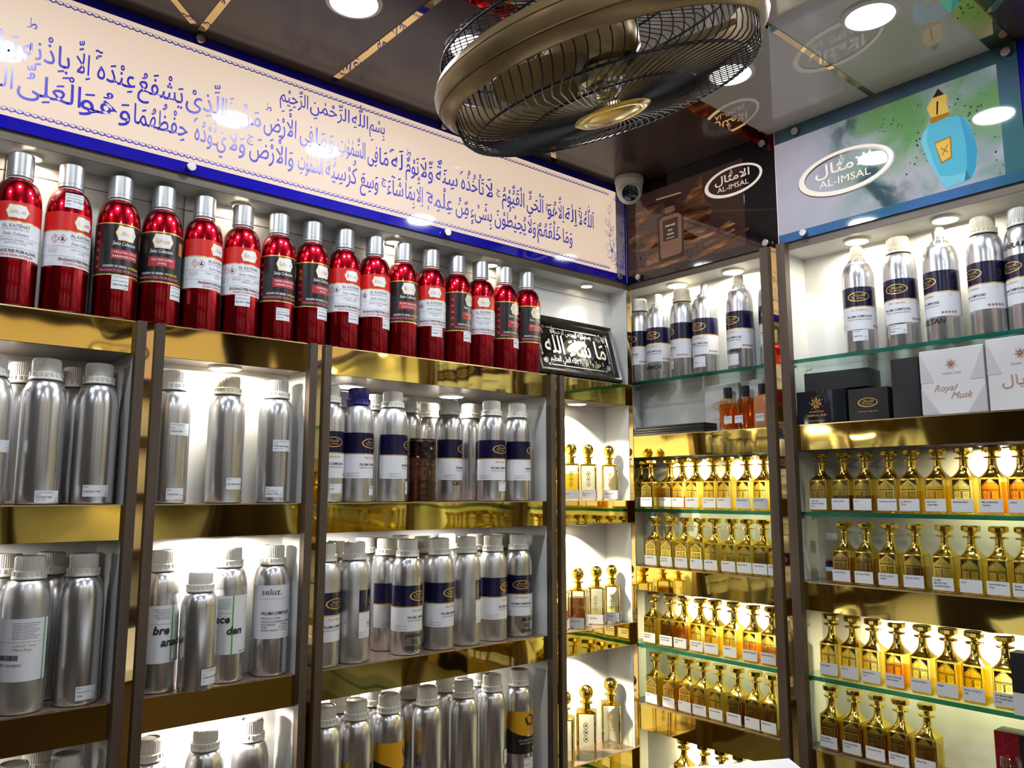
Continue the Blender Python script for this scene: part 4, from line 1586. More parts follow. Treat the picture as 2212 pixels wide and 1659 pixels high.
# ------------------------------------------------------------------ red bottles in the niche
REDS = [(47, 345, 'white', ['CALIFORNIA DREAM - LOUIS', 'VUITTON (TYPE)'], 0.0), (157, 372, 'white', ['SOFT BY AL-REHAB', '(TYPE)'], 0.62), (263, 398, 'black', ['1 MILLION - PACO', 'RABANNE (TYPE)'], 0.15),
        (356, 418, 'black', ['SULTAN SUPER', '(TYPE)'], -0.22), (443, 442, 'white', ['FAQAT LIL RIJAL - RASASI', '(TYPE)'], 0.66), (526, 464, 'white', ['BAD BOY COBALT - CAROLINA', 'HERRERA 2022'], 0.18),
        (604, 478, 'black', ["TERRE D'HERMES", 'HERMES (TYPE)'], 0.0), (676, 492, 'black', ['CHARLIE RED', '(TYPE)'], 0.28), (745, 514, 'white', ['SILK MUSK - AJMAL', '(TYPE) SUPER'], 0.12), (810, 526, 'white', ['GUCCI RUSH WOMAN', '(TYPE)'], -0.08),
        (871, 540, 'black', ['FLORA BLOSSOM', 'GUCCI (TYPE)'], -0.12), (931, 553, 'white', ["J'ADORE DIOR", '(TYPE)'], -0.18), (987, 567, 'black', ['ALLURE MEN', '(TYPE)'], 0.45), (1038, 578, 'white', ['MISK AL HARAM BY', 'AJMAL (TYPE)'], -0.30),
        (1089, 592, 'black', ['PURPLE MUSK', '(TYPE)'], 0.25), (1137, 603, 'black', ['MUSHK ZAFRAN', '(DUBAI)'], 0.10)]
RSTICK = {1: (['Al Imsal Trading Agency', 'iLHAM FRAGRANCES', 'SOFT / AL-REHAB', '(TYPE)'], 0.192, 0.1), 2: (['Al Imsal Trading Agency', 'iLHAM FRAGRANCES', '1 MILLION (Type)'], 0.054, 0.1), 3: (['Al Imsal Trading Agency', 'iLHAM FRAGRANCES', 'SULTAN SUPER'], 0.050, 0.75),
          5: (['Al Imsal Trading Agency', 'iLHAM FRAGRANCES', 'BAD BOY COBALT'], 0.058, -0.1), 6: (['Al Imsal Trading Agency', 'iLHAM FRAGRANCES', "TERRE D'HERMES", 'NEW (Type)'], 0.040, 0.1), 7: (['Al Imsal Trading Agency', 'iLHAM FRAGRANCES', 'CHARLIE RED'], 0.055, 0.45),
          8: (['Al Imsal Trading Agency', 'iLHAM FRAGRANCES', 'SILK MUSK'], 0.058, 0.35), 9: (['Al Imsal Trading Agency', 'iLHAM', 'RUSH'], 0.056, 0.55), 11: (['Al Imsal Trading Agency', 'iLHAM FRAGRANCES', "J'ADORE"], 0.056, 0.0), 12: (['Al Imsal Trading Agency', 'iLHAM', 'ALLURE'], 0.055, 0.35),
          14: (['Al Imsal Trading', 'PURPLE'], 0.058, 0.5)}
for i, (px, py, kind, lines, turn) in enumerate(REDS):
    p = base_at(px, py, 0.030, 0.3245)
    where = 'leftmost in the niche' if i == 0 else 'rightmost, beside the framed calligraphy' if i == 15 else '%s from the left in the niche' % ORD[i]
    t = thing('red_bottle', 'bottle', 'tall red metal bottle with %s label, %s' % ('red and white' if kind == 'white' else 'black', where), p, turn - 0.10, 'red bottles in the niche')
    part('body', ME_RED, t)
    part('cap', ME_REDCAP, t)
    part('label', red_label(kind, lines), t)
    if i in RSTICK:
        ls, z, tn = RSTICK[i]
        part('price_sticker', sticker(ls, 0.030, 0.027, RED_R), t, (0, 0, z), tn - turn + 0.0)

# ------------------------------------------------------------------ aluminium bottles on the left wall
UNIT = {0: 'far left unit', 1: 'narrow bright unit', 2: 'wide unit'}
BAY = ['top shelf', 'middle shelf', 'bottom shelf']
ZSH = [-0.0208, -0.3708, -0.7168]


def st(lines, w=0.034, h=0.021):
    return sticker(lines, w, h)


def seluz_label():
    A = Art()
    A.rect(-0.07, 0.075, 0.07, 0.182, LWHITE, 0, 40)
    A.text('seluz.', -0.030, 0.163, 0.0125, INK, 2, 'L', 0.040)
    A.rect(-0.07, 0.1545, 0.07, 0.1550, INKGREY, 1, 40)
    A.text('PALOMA COMPOUND', -0.030, 0.123, 0.0065, INK, 2, 'L', 0.062, bold=0.016)
    A.text('PRODUCT CODE:', -0.030, 0.1145, 0.0036, INK, 2, 'L')
    A.text('MIXTURE OF ODORIFEROUS SUBSTANCE', -0.030, 0.1075, 0.0036, INK, 2, 'L', 0.070)
    A.text('NET WEIGHT     : 1.00 KG\nTARE                : 0.14 KG\nGROSS WEIGHT : 1.14 KG', -0.030, 0.1015, 0.0036, INK, 2, 'L')
    b = MB()
    A.bake(b, cyl(AL_R))
    return b.mesh('printed_label', 0)


def green_label(words, side=0.012, top=0.160):
    """white label with a green stripe, fine print and hand lettering"""
    A = Art()
    A.rect(-0.055, 0.055, 0.055, top, LWHITE, 0, 34)
    A.rect(side, 0.055, side + 0.0028, top, INKGREEN, 1)
    for k in range(6):
        A.text('Seluz Fragrance Company Koku ve Aroma A.S.', side - 0.003, top - 0.008 - k * 0.0034, 0.0022, INK, 2, 'R', 0.030 - 0.003 * (k % 3))
    A.rect(-0.055, top - 0.034, side, top - 0.0335, INKGREY, 1, 20)
    for k, w in enumerate(words):
        A.text(w, side - 0.004 if k == 0 else side + 0.006, top - 0.052 - k * 0.022, 0.015, INK, 3, 'R' if k == 0 else 'C', bold=0.03, shear=0.2)
    A.text('MADE IN TURKEY', 0.034, 0.058, 0.0032, INK, 2)
    b = MB()
    A.bake(b, cyl(AL_R))
    return b.mesh('printed_label', 0)


def barcode_label():
    A = Art()
    A.rect(-0.075, 0.055, 0.030, 0.158, LWHITE, 0, 34)
    A.rect(0.021, 0.055, 0.0235, 0.158, INKGREEN, 1)
    for k in range(8):
        A.text('Seluz Fragrance Company Gebze Kocaeli', -0.030, 0.150 - k * 0.0036, 0.0022, INK, 2, 'L', 0.042 - 0.004 * (k % 3))
    A.rect(-0.075, 0.1195, 0.021, 0.12, INKGREY, 1, 20)
    A.text('Lotus Di Terra\nMilano Blugr', -0.028, 0.112, 0.0042, INKROSE, 2, 'L', shear=0.2)
    rnd = random.Random(3)
    u = -0.052
    while u < -0.020:
        w = rnd.choice((0.0006, 0.001, 0.0016))
        A.rect(u, 0.090, u + w, 0.0985, INK, 2)
        u += w + rnd.choice((0.0005, 0.0009))
    A.text('REF 1302.000G', -0.050, 0.080, 0.0042, INK, 2, 'L')
    b = MB()
    A.bake(b, cyl(AL_R))
    return b.mesh('printed_label', 0)


def mustard_label():
    A = Art()
    A.rect(-0.09, 0.105, 0.09, 0.163, YELLOWL, 0, 46)
    pts = []
    n = 30
    vs, fs = [], []
    for k in range(n + 1):
        u = -0.09 + 0.18 * k / n
        vs += [(u, 0.060), (u, 0.112 - 0.012 * math.cos((u - 0.01) / 0.035))]
    for k in range(n):
        fs.append((2 * k, 2 * k + 2, 2 * k + 3, 2 * k + 1))
    A.add(vs, fs, LBLACK, 1)
    seal = []
    for k in range(40):
        a = 2 * PI * k / 40
        rr = 0.0145 * (1 + 0.07 * math.sin(5 * a) + 0.03 * math.sin(9 * a + 1))
        seal.append((rr * math.cos(a), 0.141 + rr * math.sin(a) * 0.95))
    A.poly(seal, BLACKP, 2)
    for k in range(6):
        a = k * PI / 3
        A.ring(0.0048 * math.cos(a), 0.141 + 0.0048 * math.sin(a), 0.003, 0.003, 0.0007, 0.0007, INKGOLD, 3, 14)
    A.text('GLOBAL OUD', 0, 0.1185, 0.0034, INKGREY, 2, 'C', 0.030)
    A.text('PALOMA COMPOUND', 0, 0.090, 0.0062, INKGOLD, 3, 'C', 0.062, bold=0.014)
    A.text('MIXTURE OF ODORIFEROUS SUBSTANCE', 0, 0.084, 0.0026, INKWHITE, 3, 'C', 0.058)
    A.rect(0.012, 0.064, 0.030, 0.074, LPAPER, 2, 4)
    b = MB()
    A.bake(b, cyl(AL_R))
    return b.mesh('printed_label', 0)


MUST = mustard_label()
# far left unit
F, B = 0.041, 0.121
g = 'aluminium bottles in the far left unit'
al_bottle(base_at(-20, 820, F, ZSH[0]), 'aluminium bottle cut by the left picture edge, far left unit, top shelf', g, extra=[('price_sticker', st(['AL IMSAL', 'BELLE', 'OUD']), 0.09, 0.6)])
al_bottle(base_at(101, 800, F, ZSH[0]), 'bare aluminium bottle second from left, far left unit, top shelf', g, rot=0.2, extra=[('price_sticker', st(['Al Imsal Trading Agency', 'BELLE', 'SAUVAGE VERY', 'COOL TYPE'], 0.042), 0.004, 0.12)])
al_bottle(base_at(215, 810, F, ZSH[0]), 'bare aluminium bottle beside the first twin post, far left unit, top shelf', g, extra=[('price_sticker', st(['BELLE', 'SCANDAL TYPE'], 0.044), 0.014, 0.0)])
al_bottle(base_at(50, 800, B, ZSH[0]), 'aluminium bottle half hidden in the back row, far left unit, top shelf, left', g)
al_bottle(base_at(168, 812, B, ZSH[0]), 'aluminium bottle half hidden in the back row, far left unit, top shelf, right', g)
al_bottle(base_at(66, 1210, F, ZSH[1]), 'worn aluminium bottle with barcode label and green stripe, far left unit', g, body='worn', extra=[('printed_label', barcode_label(), 0, 0.15)])
al_bottle(base_at(182, 1215, F, ZSH[1]), 'bare aluminium bottle with low sticker, far left unit, middle shelf, right', g, extra=[('price_sticker', st(['BELLE', 'STRONGER WITH', 'TYPE'], 0.036, 0.024), 0.010, 0.3)])
for px, lab in ((-55, 'left of the barcode bottle, cut by the picture edge'), ):
    al_bottle(base_at(px, 1210, F, ZSH[1]), 'aluminium bottle ' + lab, g)
al_bottle(base_at(18, 1195, B, ZSH[1]), 'aluminium bottle in the back row behind the barcode bottle, left', g)
al_bottle(base_at(112, 1195, B, ZSH[1]), 'aluminium bottle in the back row behind the barcode bottle, right', g)
al_bottle(base_at(149, 1560, F, ZSH[2]), 'aluminium bottle cap beside the first twin post, far left unit, bottom shelf', g)
al_bottle(base_at(35, 1570, F, ZSH[2]), 'aluminium bottle at the lower left picture corner', g)
al_bottle(base_at(85, 1575, B, ZSH[2]), 'aluminium bottle in the back row, far left unit, bottom shelf', g)

# narrow unit: one row deep
g = 'aluminium bottles in the narrow bright unit'
F = 0.042
al_bottle(base_at(374, 820, F, ZSH[0]), 'aluminium bottle left on the top shelf of the narrow bright unit', g, extra=[('price_sticker', st(['Al Imsal Trading Agency', 'BELLE', 'WHITE OUD'], 0.040, 0.024), 0.132, 0.25), ('price_sticker', st(['BELLE', 'WHITE OUD'], 0.034, 0.022), 0.008, 0.15)])
al_bottle(base_at(493, 840, F, ZSH[0]), 'aluminium bottle in the middle of the top shelf, narrow bright unit', g, cap='beige', extra=[('price_sticker', st(['BELLE', 'ISSEY MIYAKE TYPE'], 0.034, 0.023), 0.028, 0.25)])
al_bottle(base_at(599, 840, F, ZSH[0]), 'aluminium bottle with two stickers, right on the narrow unit top shelf', g, extra=[('price_sticker', st(['Al Imsal Trading Agency', 'BELLE', 'DAVID BECKHAM', 'RESPECT TYPE'], 0.038, 0.024), 0.108, 0.0), ('price_sticker', st(['BELLE', 'DAVID BECKHAM', 'RESPECT TYPE'], 0.036, 0.022), 0.012, -0.35)])
al_bottle(base_at(351, 1195, F, ZSH[1]), 'aluminium bottle with hand lettered green striped label, left, narrow unit middle shelf', g, extra=[('printed_label', green_label(['bre', 'anade']), 0, 0.05)])
al_bottle(base_at(497, 1195, F, ZSH[1]), 'aluminium bottle with green striped label behind the small bottle', g, extra=[('printed_label', green_label(['nce', 'den'], 0.0, 0.168), 0, -0.1)])
al_bottle(base_at(590, 1190, F, ZSH[1]), 'aluminium bottle with white printed label, right, narrow unit middle shelf', g, extra=[('printed_label', seluz_label(), 0, -0.1)])
al_bottle(base_at(432, 1285, 0.0335 - 0.028, ZSH[1]), 'small aluminium bottle standing in front, narrow unit middle shelf', g, small=True, rot=0.2, extra=[('price_sticker', sticker(['Al Imsal Trading Agency', 'BELLE', 'AFTERNOON SWIM', 'TYPE'], 0.036, 0.029, 0.035), 0.012, 0.25)])
al_bottle(base_at(325, 1560, F, ZSH[2]), 'aluminium bottle left on the bottom shelf of the narrow bright unit', g)
al_bottle(base_at(446, 1560, F, ZSH[2]), 'aluminium bottle glowing under the lamp, narrow unit bottom shelf, middle', g)
al_bottle(base_at(543, 1560, F, ZSH[2]), 'aluminium bottle right on the bottom shelf of the narrow bright unit', g)

# wide unit
g = 'bottles in the wide unit'
F, B = 0.041, 0.122
W = 'wide unit'
hw = handwriting
al_bottle(base_at(711, 870, F, ZSH[0]), 'navy labelled bottle cut by the twin post, %s top shelf' % W, g, 'navy', rot=-0.15, extra=[('price_sticker', st(['Paris By', 'Khalil']), 0.020, 0.3)])
al_bottle(base_at(775, 862, F, ZSH[0]), 'navy labelled aluminium bottle with a dark blue cap', g, 'navy', cap='blue', body='worn', rot=0.45, extra=[('price_sticker', st(['Erba Version'], 0.024, 0.02), 0.016, 0.2)])
al_bottle(base_at(849, 865, F, ZSH[0]), 'navy labelled bottle right of the blue capped one', g, 'navy', rot=0.95, body='worn', extra=[('price_sticker', st(['Tuscan', 'Mist'], 0.02, 0.03), 0.018, -0.2)])
al_bottle(base_at(1062, 890, F, ZSH[0]), 'navy labelled bottle second from right, %s top shelf' % W, g, 'navy', rot=0.10, extra=[('price_sticker', st(['Areej Al Oudh'], 0.032, 0.024), 0.026, 0.2)])
al_bottle(base_at(1117, 895, F, ZSH[0]), 'navy labelled bottle at the right end, %s top shelf' % W, g, 'navy', rot=0.75)
M = 0.080
al_bottle(base_at(970, 890, 0.095, ZSH[0]), 'brightly lit navy labelled bottle with black hand lettering, wide unit top shelf', g, 'navy', rot=0.75, extra=[('handwriting', hw(['OR']), 0.040, -0.75)])
al_bottle(base_at(1016, 892, 0.135, ZSH[0]), 'bare fronted aluminium bottle left of the right hand pair, wide unit top shelf', g, 'navyside', rot=0.5)
al_bottle(base_at(928, 885, 0.192, ZSH[0]), 'navy labelled bottle behind the brown oil bottle', g, 'navy', rot=0.35, extra=[('price_sticker', st(['White'], 0.02, 0.02), 0.02, 0.2)])
for px, lab in ((738, 'behind the blue capped bottle, left'), (812, 'behind the blue capped bottle, right'), (880, 'in the back row left of the brown oil bottle')):
    al_bottle(base_at(px, 880, B, ZSH[0]), 'aluminium bottle %s' % lab, g, 'navy', rot=2.0)
# brown oil in a clear ribbed bottle without a cap
t = thing('plastic_oil_bottle', 'bottle', 'open clear plastic bottle of dark brown oil with ribbed sides', base_at(913, 925, 0.040, ZSH[0]), 0, g)
b = MB()
pr = [(0.030, 0.0), (0.035, 0.003), (0.0365, 0.010)]
for k in range(7):
    z = 0.016 + k * 0.0195
    pr += [(0.0345, z), (0.0368, z + 0.005), (0.0368, z + 0.0125), (0.0345, z + 0.0165)]
pr += [(0.0365, 0.158), (0.0365, 0.168), (0.032, 0.186), (0.022, 0.206), (0.0175, 0.214), (0.0170, 0.219), (0.0195, 0.2195), (0.0195, 0.2215), (0.0165, 0.222), (0.0165, 0.228), (0.0178, 0.2285), (0.0178, 0.2305), (0.0165, 0.231), (0.0165, 0.235), (0.0178, 0.2355), (0.0178, 0.2375), (0.0163, 0.238), (0.0163, 0.246)]
b.lathe(pr, PET, 40, cap1=False)
b.build('ribbed_body', t)
b = MB()
b.lathe([(0.028, 0.002), (0.034, 0.006), (0.0335, 0.02), (0.0338, 0.08), (0.0336, 0.150), (0.0336, 0.1515), (0.0, 0.1515)], LIQ_DARK, 36)
b.build('brown_oil', t)
# middle shelf
al_bottle(base_at(702, 1195, F, ZSH[1]), 'scuffed navy labelled bottle cut by the twin post, %s middle shelf' % W, g, 'navy', body='worn', rot=0.35)
al_bottle(base_at(766, 1190, F, ZSH[1]), 'bottle with its navy label turned to the right, %s middle shelf' % W, g, 'navyside', body='worn', rot=0.55)
al_bottle(base_at(881, 1172, F, ZSH[1]), 'navy labelled bottle with three lines of marker lettering', g, 'navy', rot=0.30, extra=[('handwriting', hw(['JANNAT', 'UL', 'FIRDUOS'], 0.0095), 0.040, -0.25)])
al_bottle(base_at(950, 1168, F + 0.002, ZSH[1]), 'scuffed navy labelled bottle right of the hand lettered one', g, 'navy', body='worn', rot=0.35)
al_bottle(base_at(1008, 1165, F + 0.004, ZSH[1]), 'bare sided bottle fifth in the front row, %s middle shelf' % W, g, 'navyside', body='worn', rot=0.75)
al_bottle(base_at(1065, 1160, F + 0.008, ZSH[1]), 'stained navy labelled bottle second from right, %s middle shelf' % W, g, 'navy', body='worn', rot=0.55)
al_bottle(base_at(1120, 1160, F + 0.012, ZSH[1]), 'navy labelled bottle with marker lettering at the right end, middle shelf', g, 'navy', rot=-0.45, extra=[('handwriting', hw(['MUSK', 'UL', 'GHAN'], 0.0095), 0.040, 0.45)])
al_bottle(base_at(836, 1172, 0.117, ZSH[1]), 'brightly lit bottle set back between the front ones, wide unit middle shelf', g, 'navy', rot=0.9)
for k, (px, y) in enumerate(((731, B), (788, 0.203), (866, 0.203), (915, 0.128), (965, 0.203), (1028, 0.126), (1082, 0.132))):
    al_bottle(base_at(px, 1168, y, ZSH[1]), 'aluminium bottle %s in the back row, wide unit middle shelf' % ORD[k], g)
# bottom shelf
al_bottle(base_at(703, 1540, F, ZSH[2]), 'mustard labelled bottle cut by the twin post, %s bottom shelf' % W, g, extra=[('printed_label', MUST, -0.03, 0.5)])
al_bottle(base_at(770, 1530, F, ZSH[2]), 'bare bottle second from left, %s bottom shelf' % W, g, extra=[('price_sticker', st(['Rasasi', 'Blue Lady', 'Bomber'], 0.03, 0.034), 0.04, 0.75)])
al_bottle(base_at(840, 1520, F, ZSH[2]), 'mustard and black labelled bottle left of the middle, %s bottom shelf' % W, g, extra=[('printed_label', MUST, 0.0, 0.9)])
al_bottle(base_at(924, 1498, F, ZSH[2]), 'tall bare aluminium bottle in the middle, %s bottom shelf' % W, g)
al_bottle(base_at(1002, 1478, F + 0.002, ZSH[2]), 'bare aluminium bottle fifth from left, %s bottom shelf' % W, g)
al_bottle(base_at(1063, 1468, F + 0.004, ZSH[2]), 'bare aluminium bottle second from right, %s bottom shelf' % W, g, extra=[('price_sticker', st(['White Seluz', 'Amber'], 0.03, 0.034), 0.05, 0.7)])
al_bottle(base_at(1121, 1460, F + 0.006, ZSH[2]), 'mustard and black labelled bottle with wax seal print at the right end', g, extra=[('printed_label', MUST, 0.0, 0.15), ('price_sticker', st(['Global Dahn Oud', 'GRANT'], 0.034, 0.03), 0.02, 0.1)])
for k, (px, y) in enumerate(((735, B), (801, B), (887, B), (962, B), (1030, B))):
    al_bottle(base_at(px, 1525 - k * 12, y, ZSH[2]), 'aluminium bottle %s in the back row, wide unit bottom shelf' % ORD[k], g)

# ------------------------------------------------------------------ ball stoppered flacons in the slim corner unit
g = 'ball stoppered flacons in the corner unit'
for k, (px, py, txt, liq, top) in enumerate(((1233, 976, 'Gentle', LIQ_YEL, 0.075), (1270, 976, 'Midnor vie\nType', LIQ_PALE, 0.03), (1316, 978, 'Amber Oud', LIQ_PALE, 0.03))):
    flacon(base_at(px, py, 0.045, ZSH[0]), 'ball stoppered flacon, %s on the top shelf of the slim corner unit' % ('left', 'middle', 'right')[k], g, txt, liq, top, 0.80)
for k, (px, py, txt, liq, top) in enumerate(((1208, 1250, 'Musk', LIQ_AMBER, 0.05), (1248, 1240, 'Dahn Al Oud', LIQ_DARK, 0.082), (1288, 1236, 'Oud Haifa', LIQ_PALE, 0.04), (1322, 1234, 'Oud Santal', LIQ_PALE, 0.04))):
    flacon(base_at(px, py, 0.045 - 0.006 * (k < 2), ZSH[1]), 'ball stoppered flacon, %s on the middle shelf of the slim corner unit' % ('cut by the post', 'dark filled', 'middle', 'right')[k], g, txt, liq, top, 0.62)
for k, (px, py, rot) in enumerate(((1218, 1520, 0.7), (1266, 1499, 0.72), (1319, 1486, 0.72))):
    flacon(base_at(px, py, (0.03, 0.036, 0.052)[k], ZSH[2]), '%s clear flacon with gold ball stopper on the corner unit bottom shelf' % ('cut off', 'left', 'right')[k], g, None, None, 0.05, rot, sc=1.16)

# ------------------------------------------------------------------ right wall, top glass shelves
g = 'navy labelled bottles on the right wall top shelves'
ZT = 0.3304
for k, (px, py, cap, rot, ex) in enumerate(((1381, 680, 'white', -0.25, [('price_sticker', st(['Al Imsal Trading', 'BELLE', 'Kashif Areej By', '(Type)'], 0.03, 0.03), 0.02, -0.3)]), (1421, 670, 'narrow', 0.10, [('handwriting', hw(['MEMOR'], 0.012), 0.032, 0.0)]),
                                        (1473, 652, 'beige', -0.75, [('price_sticker', st(['Al Imsal', 'Misk Al Thara (Type)'], 0.034, 0.024), 0.024, 0.1)]), (1521, 650, 'slim', 0.0, [('price_sticker', st(['BELLE', 'Rasasi Pesce'], 0.042, 0.030), 0.018, 0.0)]),
                                        (1596, 640, 'narrow', -0.15, [('handwriting', hw(['HAWAS'], 0.010), 0.045, 0.1), ('price_sticker', st(['Hawas Rasasi', '(Type)'], 0.04, 0.03), 0.010, 0.0)]), (1668, 640, 'white', 0.3, []))):
    al_bottle(base_atx(px, py, 0.043, ZT), 'navy labelled bottle, %s, glass top shelf of the corner side unit' % (ORD[k] + ' from left' if k < 5 else 'half behind the tall post'), g, 'navy', cap=cap, rot=rot, base=-PI / 2, extra=ex)
for k, (px, py, cap, rot, ex) in enumerate(((1852, 590, 'narrow', 0.42, [('price_sticker', st(['Khamrah By', 'Lattafa Type'], 0.034, 0.026), 0.026, 0.0)]), (1941, 560, 'beige', 0.12, [('price_sticker', st(['TUSCANY', 'LEATHER BY TOM', 'FORD'], 0.036, 0.022), 0.028, 0.0)]),
                                        (2030, 560, 'slim', -0.62, [('handwriting', hw(['ULTAN'], 0.012), 0.038, 0.35)]), (2125, 520, 'beige', -0.60, []), (2210, 520, 'white', -0.55, [('handwriting', hw(['KARAM'], 0.012), 0.172, 0.3)]))):
    al_bottle(base_atx(px, py, 0.046, ZT), 'navy labelled bottle, %s, glass top shelf of the right hand unit' % (ORD[k] + ' from left' if k < 4 else 'cut by picture edge'), g, 'navy', cap=cap, rot=rot, base=-PI / 2, extra=ex)

# ------------------------------------------------------------------ decanters
def row(unit, rowname, z, x, items, group):
    for k, (px, py, txt, liq, top) in enumerate(items):
        xx = x
        lab = 'gold necked decanter, %s from the left, %s of the %s' % (ORD[k], rowname, unit)
        decanter((xx, on_x(px, py, xx).y, z + 0.0003), lab, group, txt, liq, top, random.uniform(-0.04, 0.04))


U1, U2 = 'corner side unit', 'right hand unit'
G1, G2 = 'decanters in the corner side unit', 'decanters in the right hand unit'
N = None
row(U1, 'first decanter row', R_GLASS[1], 0.030, [(1406, 1010, 'Fawa El Oud Musk', LIQ_PALE, 0.06), (1474, 1010, 'Amber', LIQ_ORANGE, 0.035), (1503, 1010, 'Arabian Musk', N, 0), (1541, 1005, 'Al Tiara Al Rahab\nType', LIQ_PALE, 0.07), (1572, 1005, 'All Dahna', N, 0), (1613, 1000, 'Baccarat Rouge', N, 0), (1650, 1000, 'Bahraini Green', LIQ_PALE, 0.03)], G1)
for px, txt, liq, lab in ((1384, 'Elegance', LIQ_PALE, 'left end'), (1447, 'Royal Mar', LIQ_AMBER, 'second gap')):
    decanter((0.062, on_x(px, 1010, 0.062).y, R_GLASS[1] + 0.0003), 'gold necked decanter set back in the %s, first decanter row, corner side unit' % lab, G1, txt, liq, 0.06)
row(U1, 'second decanter row', R_BOARD[1][0], 0.032, [(1415, 1125, 'Cool Breeze H', N, 0), (1448.5, 1125, 'Filaire Bacar\nSweet Oud', N, 0), (1480, 1125, 'Oud e Nahas', LIQ_PALE, 0.06), (1513, 1127, 'Celine', N, 0), (1544, 1128, 'Angelo India', N, 0), (1581, 1128, 'Charli Girl', LIQ_PALE, 0.04), (1615, 1130, 'Bleu In Green', N, 0), (1649, 1130, 'Hugo Boss Men', LIQ_DARK, 0.06), (1682, 1132, 'White Oud', N, 0)], G1)
row(U1, 'third decanter row', R_GLASS[2], 0.032, [(1412, 1290, 'MUKHALAT\nMUBARAK', LIQ_PALE, 0.07), (1447, 1292, 'Mukhallat Baraka\n(Noor Qurashi)', LIQ_DARK, 0.062), (1478, 1295, 'Mukhallat Oud\nRoyal', LIQ_AMBER, 0.06), (1513, 1300, 'Touch of Oud By\nGuesso Jaafi', LIQ_PALE, 0.03), (1544, 1303, 'Oud Santal Pro', LIQ_YEL, 0.045), (1585, 1310, 'Oud Mood', LIQ_YEL, 0.04), (1627, 1318, 'Maamoun Nawaaz', LIQ_ORANGE, 0.045), (1667, 1322, 'Bakhoor Al Oud', LIQ_AMBER, 0.04)], G1)
row(U1, 'fourth decanter row', R_BOARD[2][0], 0.032, [(1417, 1415, 'Mitaki', LIQ_PALE, 0.065), (1454, 1420, 'Tauritas Bel', LIQ_ORANGE, 0.06), (1488, 1428, 'Pixel', LIQ_ORANGE, 0.06), (1519, 1433, 'Touche By Ora', LIQ_YEL, 0.05), (1555, 1440, 'Marina Armando', LIQ_PALE, 0.05), (1593, 1447, 'Aventador Oud', LIQ_DARK, 0.06), (1632, 1455, 'Aseel', LIQ_DARK, 0.06), (1668, 1462, 'Mystic Rose', LIQ_DARK, 0.06)], G1)
row(U1, 'bottom decanter row', R_GLASS[3], 0.040, [(1477, 1590, 'Noir', N, 0), (1520, 1598, 'Oud', N, 0), (1558, 1605, 'Musk', N, 0), (1597, 1612, 'Rose', N, 0)], G1)
row(U2, 'first decanter row', R_GLASS[1], 0.034, [(1773, 995, 'Layton By\nPerfume D Marly\nParis', N, 0), (1821, 992, 'Lacoste White', LIQ_DARK, 0.04), (1868, 990, 'Lord', LIQ_DARK, 0.04), (1920, 988, 'La Boheme Homme', N, 0), (1968, 988, 'La Affection\nRoom', LIQ_YEL, 0.05), (2024, 985, 'Mont blanc\nLegend Men', LIQ_YEL, 0.06), (2080, 985, 'Mukhallat Black', N, 0), (2142, 980, 'Morad Moddifly\nYpsilent', LIQ_ORANGE, 0.068), (2204, 978, 'Libniss', LIQ_ORANGE, 0.068)], G2)
row(U2, 'second decanter row', R_BOARD[1][0], 0.036, [(1823, 1145, 'OUD KARNA', LIQ_AMBER, 0.06), (1871, 1147, 'Romantic Coffee', LIQ_AMBER, 0.06), (1922, 1148, 'ROYAL GLORY\nCREED', LIQ_PALE, 0.05), (1977, 1152, 'Tauroos Yellow', LIQ_DARK, 0.05), (2040, 1153, 'SILVER\nMOUNTAIN\nWATER CREED', LIQ_PALE, 0.06), (2098, 1156, 'Rock', LIQ_PALE, 0.06), (2158, 1158, 'Only Noble Rose\nTaste', LIQ_PALE, 0.06), (2214, 1160, 'Rasage\nMacarita', N, 0)], G2)
row(U2, 'third decanter row', R_GLASS[2], 0.036, [(1796, 1345, 'Secret Men', N, 0), (1841, 1350, 'Be Old', N, 0), (1886, 1357, 'Marriage Any\nCruz', N, 0), (1937, 1362, 'Sunset Classic Bk\nEarthy Arabian', LIQ_ORANGE, 0.05), (1992, 1370, 'Kannom Wood', LIQ_PALE, 0.03), (2048, 1378, 'Refajit', LIQ_YEL, 0.065), (2105, 1385, 'Ramiro 13 By Co\nLabs', LIQ_YEL, 0.065), (2171, 1393, 'SHUMUKH MEN\nBY CHRISTIAN\nDIOR', LIQ_PALE, 0.02)], G2)
row(U2, 'fourth decanter row', R_BOARD[2][0], 0.036, [(1797, 1512, 'White Musk\nNoor By Creed', LIQ_DARK, 0.06), (1846, 1520, 'Romance Resign\nCrystal', LIQ_DARK, 0.06), (1896, 1530, 'Velvet By Creed', LIQ_DARK, 0.06), (1946, 1540, 'Sauval Black One\nMusk', LIQ_DARK, 0.06), (2003, 1552, 'Silver Oud', LIQ_DARK, 0.06)], G2)
# a small clear bottle behind the second row
# decanters of the last unit, beyond the picture: only their glints in the gold mirrors show
for zz, lab in ((R_GLASS[1], 'upper'), (R_BOARD[1][0], 'lower')):
    for k in range(13):
        decanter((0.036, -1.215 - k * 0.092, zz + 0.0003), 'gold necked decanter of the last unit, beyond the picture, %s row' % lab, 'decanters beyond the picture', None, (None, LIQ_YEL, LIQ_AMBER)[k % 3], 0.06, 0, False)
p = on_x(1799, 1200, 0.080)
t = thing('small_clear_bottle', 'bottle', 'small clear bottle with white cap and blue label behind the second decanter row', (0.080, p.y, R_BOARD[1][0] + 0.0003), -PI / 2)
b = MB()
b.lathe([(0.016, 0), (0.018, 0.002), (0.018, 0.085), (0.014, 0.096), (0.011, 0.098)], PET, 28)
b.build('clear_body', t)
MB().lathe([(0.0155, 0.002), (0.0165, 0.004), (0.0165, 0.05), (0, 0.05)], LIQ_ORANGE, 28).build('perfume_oil', t)
